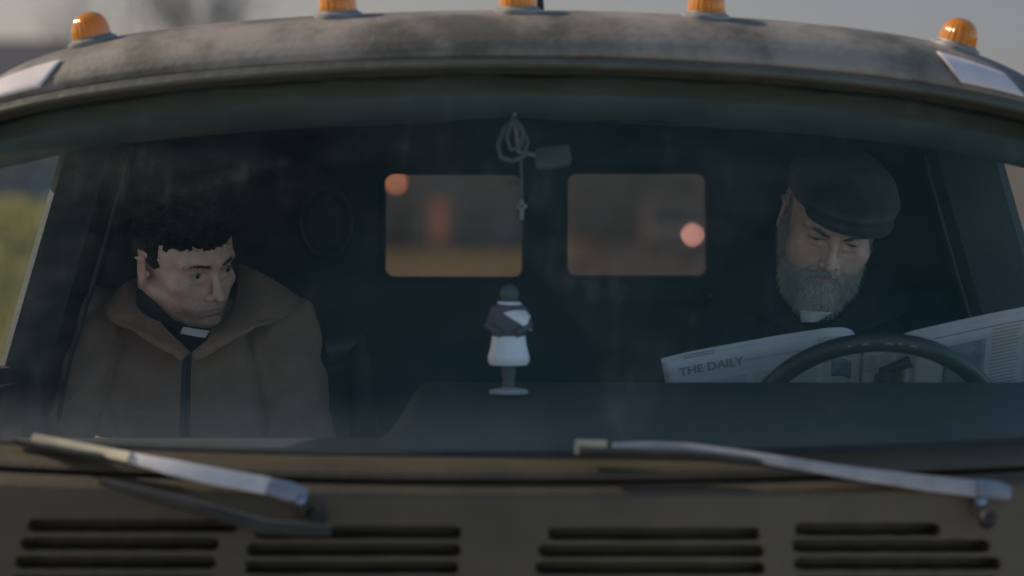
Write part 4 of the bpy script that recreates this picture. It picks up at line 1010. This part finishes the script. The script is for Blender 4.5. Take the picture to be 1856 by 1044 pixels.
    me.materials.clear(); me.materials.append(skin_mat('skin_'+('older' if old else 'younger'), None, None, None, old))
    # eyes
    for s in (-1, 1):
        e = MB(); g_ = K['gaze']
        e.lathe([(1.16*math.cos(R(a))*.01*hs, 1.16*math.sin(R(a))*.01*hs) for a in range(-88, 89, 8)], H((s*3.15, -7.15, -.1)), 28)
        eo = e.build('eye', M['eye'], body)
        gd = np.array([math.sin(g_[0])*math.cos(g_[1]), -math.cos(g_[0])*math.cos(g_[1]), math.sin(g_[1])]); gw = Vector(Rm @ gd)
        q = gw.to_track_quat('Z', 'Y').to_matrix()
        MB().lathe([(.0068, .0096), (.0058, .0104), (.0038, .0115), (.0010, .0121)], H((s*3.15, -7.15, -.1)), 20, q).build('iris', M['iris'], eo)
    # eyebrows
    B = []; Dd = []
    for s in (-1, 1):
        for i in range(170 if not old else 260):
            t = nrng.uniform(0, 1); x = 1.1+3.9*t; zz = (1.40 if not old else 1.15)+(.55 if not old else .7)*math.sin(t*2.4)-.25*t+nrng.normal(0, .15); yy = -9.50+.085*x*x+.10*t
            if K.get('furrow'): zz -= .35*(1-t)
            B.append(H((s*x, yy-.10, zz))); Dd.append(Rm @ np.array([s*(.9), nrng.normal(0, .15)+.1+.25*t, nrng.normal(.12-.3*t, .22)]))
    ribbons('eyebrows', np.array(B), np.array(Dd), nrng.uniform(.006, .010, len(B)), np.full(len(B), .0010), M['brow'] if not old else M['greybrow'], body, seg=2, seed=3)
    return dict(root=root, body=body, H=H, Rm=Rm, hc=hc, hs=hs, nb=nb, sl=sl, sr=sr, el=el, er=er_, wl=wl, wr=wr2, chest=chest, pel=pel, kn=kn, an=an, lo=lo, hi=hi)

def clothes(Q, K):
    """jacket with sleeves, cut open in a V at the neck, wrinkled; trousers and shoes"""
    xs = np.arange(Q['lo'][0]-.02, Q['hi'][0]+.02, .0058); ys = np.arange(Q['lo'][1], Q['hi'][1]+.04, .0062); zs = np.arange(Q['pel'][2]-.10, Q['nb'][2]+.10, .0058)
    f = Field(xs, ys, zs); g = K['bulk']; nb, ch, pel = Q['nb'], Q['chest'], Q['pel']
    f.cap(nb+[0, .015, -.02], ch, .080+g, .135+g, .05)
    for s in (-1, 1):
        f.cap(ch+[s*.075, 0, .02], pel+[s*.06, 0, .03], .115+g, .12+g, .05)
    for S_, E_, W_, s in ((Q['sl'], Q['el'], Q['wl'], -1), (Q['sr'], Q['er'], Q['wr'], 1)):
        f.cap(nb+[s*.03, .01, -.03], S_+[0, 0, -.002], .052+g*.9, .056+g, .05)
        f.cap(S_, E_, .060+g, .050+g, .025); f.cap(E_, W_, .050+g*.8, .040+g*.5, .02)
    X, Y, Z = np.meshgrid(*f.ax, indexing='ij')
    # folds
    w_ = K['fold']
    f.v += (w_*(np.sin(X*62+Z*38+2*np.sin(Z*21))*.5+np.sin(Z*88-X*35+1.5*np.sin(X*30))*.35+np.sin(X*120+Y*60+Z*15)*.2+.7*np.exp(-(((X-Z*.9)%.11-.05)/.010)**2)*np.sin(Z*30+X*12))).astype(F32)
    # seams where the sleeves meet the body
    for S_, s in ((Q['sl'], -1), (Q['sr'], 1)):
        pl = (X-(S_[0]-s*.045))*s+(Z-S_[2])*.25; f.v += (.009*np.exp(-(pl/.007)**2)*(Z < S_[2]+.05)).astype(F32)
    # V opening
    vz = K['v'][2]; top = nb[2]+.05; cx = K['v'][0]
    t = np.clip((Z-vz)/(top-vz), 0, 1); half = .003+K['vw']*t
    cut = np.maximum(np.abs(X-(cx+(nb[0]-cx)*t))-half, Y-(nb[1]-.02)); cut = np.maximum(cut, vz-Z)
    f.v = smax(f.v, -cut.astype(F32), .006)
    # hollow neck hole
    hole = d_cap(X, Y, Z, nb+[0, -.01, -.01], nb+[0, -.04, .16], .062, .075); f.v = smax(f.v, -hole.astype(F32), .012)
    me = f.mesh('jacket'); jk = link('jacket', me, K['m'], Q['root'])
    # shirt and neck band
    f = Field(np.arange(nb[0]-.16, nb[0]+.16, .005), np.arange(nb[1]-.20, nb[1]+.13, .005), np.arange(nb[2]-.30, nb[2]+.10, .005))
    f.cap(nb+[0, -.005, -.02], ch+[0, .008, 0], .080, .122, .04)
    nt_ = Q['H']((0, 2.4 if K.get('nk') else 2.2, -6.0 if K.get('nk') else -8.4)); f.cap(nb, nt_, .070, .063 if not K.get('nk') else .067, .02); f.cap(Q['H']((0, -.8+K.get('nk', 0)*100, -11.4+K.get('nk', 0)*140)), nb+[0, -.022, .0], .045+K.get('nk', 0), .056+K.get('nk', 0), .02)
    sh = link('shirt', f.mesh('shirt'), M['shirt'], Q['root'])
    # trousers, shoes
    an, kn = Q['an'], Q['kn']; lo = np.minimum(an[0], kn[0])-.14; hi = np.maximum(pel, kn[1])+.2
    f = Field(np.arange(lo[0], hi[0], .008), np.arange(lo[1]-.1, hi[1], .009), np.arange(lo[2], hi[2], .009))
    for i in (0, 1): f.cap(pel+[(-.07, .07)[i], 0, -.02], kn[i], .10, .072, .04); f.cap(kn[i], an[i], .070, .058, .03)
    f.cap(pel-[.05, 0, 0], pel+[.05, 0, 0], .12, .12, .04); link('trousers', f.mesh('tr'), M['trouser'], Q['root'])
    for i in (0, 1):
        f = Field(np.arange(an[i][0]-.09, an[i][0]+.09, .006), np.arange(an[i][1]-.25, an[i][1]+.12, .006), np.arange(an[i][2]-.14, an[i][2]+.06, .006))
        f.cap(an[i]+[0, .01, -.01], an[i]+[0, .02, -.05], .055, .05, .02); f.cap(an[i]+[0, 0, -.055], an[i]+[0, -.16, -.065], .045, .040, .03)
        link('shoe', f.mesh('shoe'), M['shoe'], Q['root'])
    return jk, sh
def flap(name, rows, m, par, th=.005, n=18, puff=.006):
    """collar leaf: rows of control points, splined both ways"""
    rows = [[np.array(p) for p in r] for r in rows]
    def cr(P_, t):
        k = len(P_)-1; i = min(int(t*k), k-1); f = t*k-i; a = P_[max(i-1, 0)]; b = P_[i]; c = P_[i+1]; d = P_[min(i+2, k)]
        return .5*((2*b)+(c-a)*f+(2*a-5*b+4*c-d)*f*f+(3*b-a-3*c+d)*f**3)
    def g(u, v):
        p = cr([cr(r, u) for r in rows], v); p = p+np.array([0, -puff*math.sin(math.pi*v)*(.6+.4*math.sin(u*9))-.0035*math.sin(u*15+v*6)*v, .003*math.sin(u*11+1)*v]); return tuple(p)
    vs, fs = grid(n, n, g); vs, fs = thick(vs, fs, th); o = link(name, mesh(name, vs, fs), m, par)
    md = o.modifiers.new('s', 'SUBSURF'); md.levels = 1; md.render_levels = 1; return o

# ---------------- younger man, passenger seat
pp = lambda px, py, Y: np.array(P(px, py, Y))
YN = dict(head=pp(331, 468, 5.37), roll=R(-13), yaw=R(41), pitch=R(25), old=False, hs=.98, seat=(-.53, 5.46, 1.02),
          neck=pp(335, 585, 5.46), sl=pp(186, 598, 5.50), sr=pp(498, 600, 5.50), el=pp(150, 800, 5.38), wl=pp(230, 930, 5.16), er=pp(545, 800, 5.40), wr=pp(440, 930, 5.16),
          skin=(.74, .49, .41), red=(.66, .33, .26), stub=(.27, .18, .15), lip=(.52, .23, .20), socket=(.42, .26, .21), gaze=(R(20), R(1)),
          label='young man with dark curly hair, brown jacket and clerical collar in the left seat')
q = person(YN); H = q['H']
jk, sh = clothes(q, dict(bulk=.011, fold=.0055, v=P(343, 642, 5.3), vw=.066, m=M['jacket']))
# ---- hair: cap of hair with curls
def hairmesh(Q, fn, name, m, par, res=.0026, ext=.16):
    hc = Q['hc']; f = Field(*[np.arange(hc[a]-ext, hc[a]+ext, res) for a in range(3)])
    g = np.meshgrid(*f.ax, indexing='ij'); x, y, z = [v/Q['hs'] for v in local(g, hc, Q['Rm'])]
    f.v = (fn(x, y, z)*.01).astype(F32); me = f.mesh(name); return link(name, me, m, par)
def yhair(x, y, z):
    d = d_ell(x, y, z, (0, 1.0, 3.8), (8.05, 9.8, 8.55)); d = smin(d, d_ell(x, y, z, (.3, -4.4, 7.9), (6.2, 4.9, 4.0)), 2.5)
    d = d+.45*np.clip((z-2)/5, 0, 1)*np.sin(x*2.1+1.3*np.sin(z*1.2))*np.sin(y*1.7+x*.7)+.22*np.sin(z*2.6+x*1.4)+.15*np.sin(x*4.3+y*3.1+z*2.2)
    ax = np.abs(x)
    # hairline: front edge higher, sides come down before the ear
    line = 4.8+1.9*np.clip((x-1.8)/3.2, 0, 1)-.3*np.clip(-x/5, 0, 1)+.35*np.sin(x*2.4)+.25*np.sin(x*5.1+1)-1.1*np.clip((ax-3.5)/3.0, 0, 1)
    front = np.maximum(line-z, y+1.2+np.clip(ax-6, 0, 2)*.0)
    front = np.where(y < -1.6-.0*ax, line-z, -99.)
    side = np.where(y < .6, -1.2-z, np.where(y < 3.0, -.2-z, -6.5-z))*1.0
    sb = np.where((y > -2.9) & (y < .2), -1.8-z, -99.)
    cut = np.where(y < -2.6, line-z, np.where(y < .1, -.9-z, np.where(y < 3.2, 2.3-z, -5.0-z)))
    return smax(d, cut, .5)
hr = hairmesh(q, yhair, 'hair', M['hair'], q['body'])
c, nn = mverts(hr.data); L = ((c-q['hc']) @ q['Rm'])*100
ok = np.where((nn @ (q['Rm'] @ np.array([0, -.2, .6])) > -.6) & (L[:, 2] > .5))[0]
pk = nrng.choice(ok, 5200)
tang = np.cross(nn[pk], nrng.normal(size=(len(pk), 3))); Lz = L[pk, 2]; D = nn[pk]*.12+tang*.75+np.array([.25, -.35, -.45])*.5
ribbons('curls', c[pk], D, np.where(Lz > 5, nrng.uniform(.010, .020, len(pk)), nrng.uniform(.004, .009, len(pk))), nrng.uniform(.0012, .0026, len(pk)), M['hair'], hr, seg=5, curl=.75, seed=5)
# fringe locks lying over the forehead
fr = MB()
for i in range(46):
    t = i/45; x = -6.2+12.0*t+nrng.normal(0, .25); z0 = 6.9+1.8*min(max((x-1.8)/3.2, 0), 1)+nrng.normal(0, .25); y0 = -8.2+.095*x*x*.9-.3
    L_ = nrng.uniform(1.6, 2.2)*(1.15-.3*abs(t-.4)); pts = []
    cu_ = nrng.uniform(-1, 1)
    for j in range(6):
        s = j/5; yy = y0+.25+(-.5)*math.sin(s*2.2)-.1; pts.append(H((x+cu_*.5*math.sin(s*3.0), -8.95+.085*x*x+ .45*(1-s)*0+.55*(z0-s*L_-4.6)*.12*1-.15*math.sin(s*3), z0-s*L_)))
    fr.sweep(pts, [.0095*(1-.7*(j/5)**2)*nrng.uniform(.85, 1.1) for j in range(6)], n=7)
fr.build('fringe', M['hair'], hr)
c, nn = mverts(q['body'].data); L = ((c-q['hc']) @ q['Rm'])*100; jw = np.clip((-L[:, 2]-5.0)/2.0, 0, 1)*(L[:, 1] < 1)*(L[:, 2] > -12.5)
jw = np.maximum(jw, gauss(np.abs(L)*[1, -1, -1], (1.4, -9.2, -5.7), (1.9, 1.4, .45))); okv = np.where(nrng.uniform(0, 1, len(c)) < jw*.9)[0]
pk = nrng.choice(okv, min(3500, len(okv)))
ribbons('stubble', c[pk], nn[pk]*.5+np.array([0, -.1, -1.])+nrng.normal(0, .2, (len(pk), 3)), nrng.uniform(.0015, .003, len(pk)), np.full(len(pk), .0004), M['brow'], q['body'], seg=2, seed=12)
# ---- clerical collar tab and jacket collar
def ring(Q, z0, z1, a0, a1, r, m, par, name, y_off=0, dz=0, th=.0015):
    def g(u, v):
        a = R(a0+(a1-a0)*u); zz = z0+(z1-z0)*v
        cpt = Q['nb']*(1-v*.0)+0
        ax_ = Q['H']((0, .9, -11.0)); b_ = Q['nb']+np.array([0, -.012, .012]); cc = b_+(ax_-b_)*zz
        return tuple(cc+np.array([math.sin(a)*r[0], -math.cos(a)*r[1]+y_off, dz*math.cos(a)]))
    vs, fs = grid(24, 6, g); vs, fs = thick(vs, fs, th); return link(name, mesh(name, vs, fs), m, par)
def tabplate(Q, pts4, m, par):
    a, b, c_, d = [np.array(p) for p in pts4]
    def g(u, v): p = (a*(1-u)+b*u)*(1-v)+(d*(1-u)+c_*u)*v; return tuple(p+np.array([0, -.010*math.sin(math.pi*u), 0]))
    vs, fs = grid(12, 6, g); vs, fs = thick(vs, fs, .0018); return link('collar_tab', mesh('t', vs, fs), m, par)
tabplate(q, (pp(322, 590, 5.365), pp(380, 600, 5.352), pp(372, 613, 5.345), pp(328, 605, 5.358)), M['tab'], sh)
def W(px, py, Y): return pp(px, py, Y)
flap('collar', [[W(244, 508, 5.47), W(258, 535, 5.43), W(292, 590, 5.36), W(345, 645, 5.312)],
                [W(225, 520, 5.45), W(232, 560, 5.39), W(275, 610, 5.335), W(338, 648, 5.302)],
                [W(190, 556, 5.43), W(205, 583, 5.37), W(262, 613, 5.325), W(334, 650, 5.302)]], M['jacket'], jk, .006)
flap('collar', [[W(432, 478, 5.50), W(432, 535, 5.44), W(408, 592, 5.37), W(349, 645, 5.312)],
                [W(486, 506, 5.47), W(474, 560, 5.385), W(428, 604, 5.335), W(352, 648, 5.302)],
                [W(543, 546, 5.47), W(512, 577, 5.37), W(438, 607, 5.325), W(354, 650, 5.300)]], M['jacket'], jk, .006, puff=.014)
flap('collar_back', [[W(244, 508, 5.47), W(300, 485, 5.53), W(370, 472, 5.54), W(432, 478, 5.50)], [W(215, 530, 5.50), W(300, 530, 5.60), W(380, 525, 5.60), W(553, 546, 5.52)]], M['jacket'], jk, .008)
zp = MB(); zp.sweep([W(343, 644, 5.305), W(341, 700, 5.285), W(340, 760, 5.270), W(340, 830, 5.262)], .008, .004, up=(0, -1, 0), n=8, pw=4)
zp.sweep([W(336, 644, 5.302), W(333, 700, 5.283), W(331, 760, 5.268), W(331, 830, 5.260)], .010, .006, up=(0, -1, 0), n=8, pw=4)
zp.build('zip', M['zip'], jk)

# ---------------- older man, driving seat
OD = dict(head=pp(1503, 395, 5.42), roll=R(11), yaw=R(7), pitch=R(26), old=True, hs=1.0, seat=(.56, 5.46, 1.02),
          neck=pp(1492, 560, 5.50), sl=pp(1330, 610, 5.52), sr=pp(1680, 610, 5.52), el=pp(1250, 790, 5.42), wl=pp(1235, 800, 5.17), er=pp(1790, 790, 5.42), wr=pp(1840, 810, 5.17),
          skin=(.72, .51, .42), red=(.66, .35, .28), stub=(.34, .29, .26), lip=(.50, .27, .23), socket=(.38, .26, .21), gaze=(0, R(-25)), furrow=True,
          label='older man with grey beard, dark flat cap and black coat behind the steering wheel')
o = person(OD); H = o['H']
jk2, sh2 = clothes(o, dict(bulk=.016, fold=.003, v=P(1462, 640, 5.3), vw=.052, nk=.014, m=M['coat']))
tabplate(o, (pp(1449, 561, 5.385), pp(1508, 566, 5.385), pp(1482, 583, 5.385), pp(1452, 585, 5.385)), M['tab'], sh2)
flap('lapel', [[W(1416, 480, 5.53), W(1420, 525, 5.46), W(1437, 575, 5.39), W(1470, 612, 5.33)],
               [W(1385, 500, 5.52), W(1382, 540, 5.44), W(1410, 583, 5.38), W(1462, 618, 5.32)],
               [W(1342, 532, 5.48), W(1352, 560, 5.42), W(1392, 580, 5.37), W(1452, 614, 5.32)]], M['coat'], jk2, .005)
flap('lapel', [[W(1582, 478, 5.53), W(1568, 522, 5.46), W(1530, 572, 5.39), W(1480, 612, 5.33)],
               [W(1615, 500, 5.52), W(1605, 545, 5.44), W(1560, 585, 5.38), W(1486, 618, 5.32)],
               [W(1655, 532, 5.48), W(1640, 565, 5.42), W(1590, 592, 5.37), W(1492, 620, 5.32)]], M['coat'], jk2, .005)
def beard(x, y, z):
    hd_ = head_sdf(x, y, z, True)
    ax = np.abs(x)
    E = lambda cx, cy, cz, a, b, c: d_ell(ax, y, z, (cx, cy, cz), (a, b, c))
    r = E(0, -7.9, -10.6, 4.2, 2.9, 3.8)
    r = smin(r, E(0, -7.3, -12.3, 3.0, 2.2, 2.2), 1.5)
    r = smin(r, d_cap(ax, y, z, np.array([7.0, -.4, -2.6]), np.array([4.6, -5.2, -8.6]), .85, 1.9), 1.5)
    r = smin(r, d_cap(ax, y, z, np.array([4.4, -5.0, -8.8]), np.array([3.0, -5.0, -12.2]), 1.7, 1.7), 1.5)
    r = smin(r, d_cap(ax, y, z, np.array([.5, -9.5, -5.65]), np.array([3.1, -8.2, -7.2]), .62, .60), .5)
    r = smin(r, d_cap(ax, y, z, np.array([3.1, -8.0, -7.2]), np.array([3.2, -7.3, -9.4]), .9, 1.5), .8)
    r = smax(r, hd_-.85-.35*np.clip((-z-8)/4, 0, 1)*3, .6)
    r = smax(r, -d_ell(x, y, z, (0, -10.2, -7.05), (2.0, 1.6, .42)), .25)
    r = r+.06*np.sin(x*6+z*1.1)+.05*np.sin(x*11+z*.8+y*5)
    return r
bd = hairmesh(o, beard, 'beard', M['beardbase'], o['body'], .0024, .17)
c, nn = mverts(bd.data); Rm = o['Rm']; L = ((c-o['hc']) @ Rm)*100
ok = np.where((L[:, 1] < 1))[0]; pk = nrng.choice(ok, 9000); l = L[pk]
flow = np.stack([l[:, 0]*.035, -.25*np.ones(len(pk)), -1.0*np.ones(len(pk))], 1); mus = (l[:, 2] > -7.2) & (np.abs(l[:, 0]) < 3.3) & (l[:, 1] < -7.5)
flow[mus] = np.stack([np.sign(l[mus, 0])*.9, -.1*np.ones(mus.sum()), -.8*np.ones(mus.sum())], 1)
D = flow @ Rm.T+nn[pk]*.28+nrng.normal(0, .14, (len(pk), 3))
ln = np.where(mus, nrng.uniform(.005, .009, len(pk)), nrng.uniform(.008, .018, len(pk)))
wd_ = nrng.uniform(.0006, .0012, len(pk)); ch_ = (np.abs(l[:, 0]+nrng.normal(0, .6, len(pk))) < 3.0) & (l[:, 2] < -7.9)
M['beardc'] = mat('pale_grey_chin_hair', (.50, .48, .44), .8, (.78, .74, .68), 38, 6, (.3, .7))
for mk, mt_ in ((ch_, M['beardc']), (~ch_, M['beard'])): ribbons('beard_hair', c[pk][mk], D[mk], ln[mk], wd_[mk], mt_, bd, seg=3, curl=.18, seed=8)
def capf(x, y, z):
    d = d_ell(x, y, z, (.4, -.3, 7.0), (8.9, 11.4, 5.2), rx(R(-5)))
    d = smin(d, d_ell(x, y, z, (.8, -5.4, 7.2), (8.5, 6.5, 3.3)), 2.5)
    d = smin(d, d_ell(x, y, z, (0, 1.0, 4.6), (8.1, 9.9, 3.2)), 1.2)
    pk_ = d_ell(x, y, z, (1.0, -9.0, 4.7), (7.6, 4.6, .9), rx(R(12))); d = smin(d, pk_, 1.2)
    inner = d_ell(x, y, z, (0, 1.0, 1.0), (7.5, 9.4, 8.4)); d = smax(d, -(smax(inner, z-4.2, .5)), .4)
    d = smax(d, 2.2-z+np.where(y < -8, -9, 0), .3)
    return d+.05*np.sin(x*1.3+y*.9)+.12*np.sin(y*.8+2)*np.sin(x*.5)
cp = hairmesh(o, capf, 'flat_cap', M['cap'], o['body'], .0028, .19)
# grey hair under the cap
def sideh(x, y, z):
    hd_ = head_sdf(x, y, z, True); r = smax(hd_-.30, -(hd_+.3), .1); ax = np.abs(x); r = smax(r, np.where((y > -.6) & (y < 2.4), 5.0, -5.), .3)
    r = smax(r, z-4.5, .3); r = smax(r, np.where(y < .4, -3.0-z, np.where(y < 3.2, .8-z, -5.5-z)), .3); return smax(r, -(y+2.6), .3)
hairmesh(o, sideh, 'hair', M['beardbase'], o['body'], .003, .15)
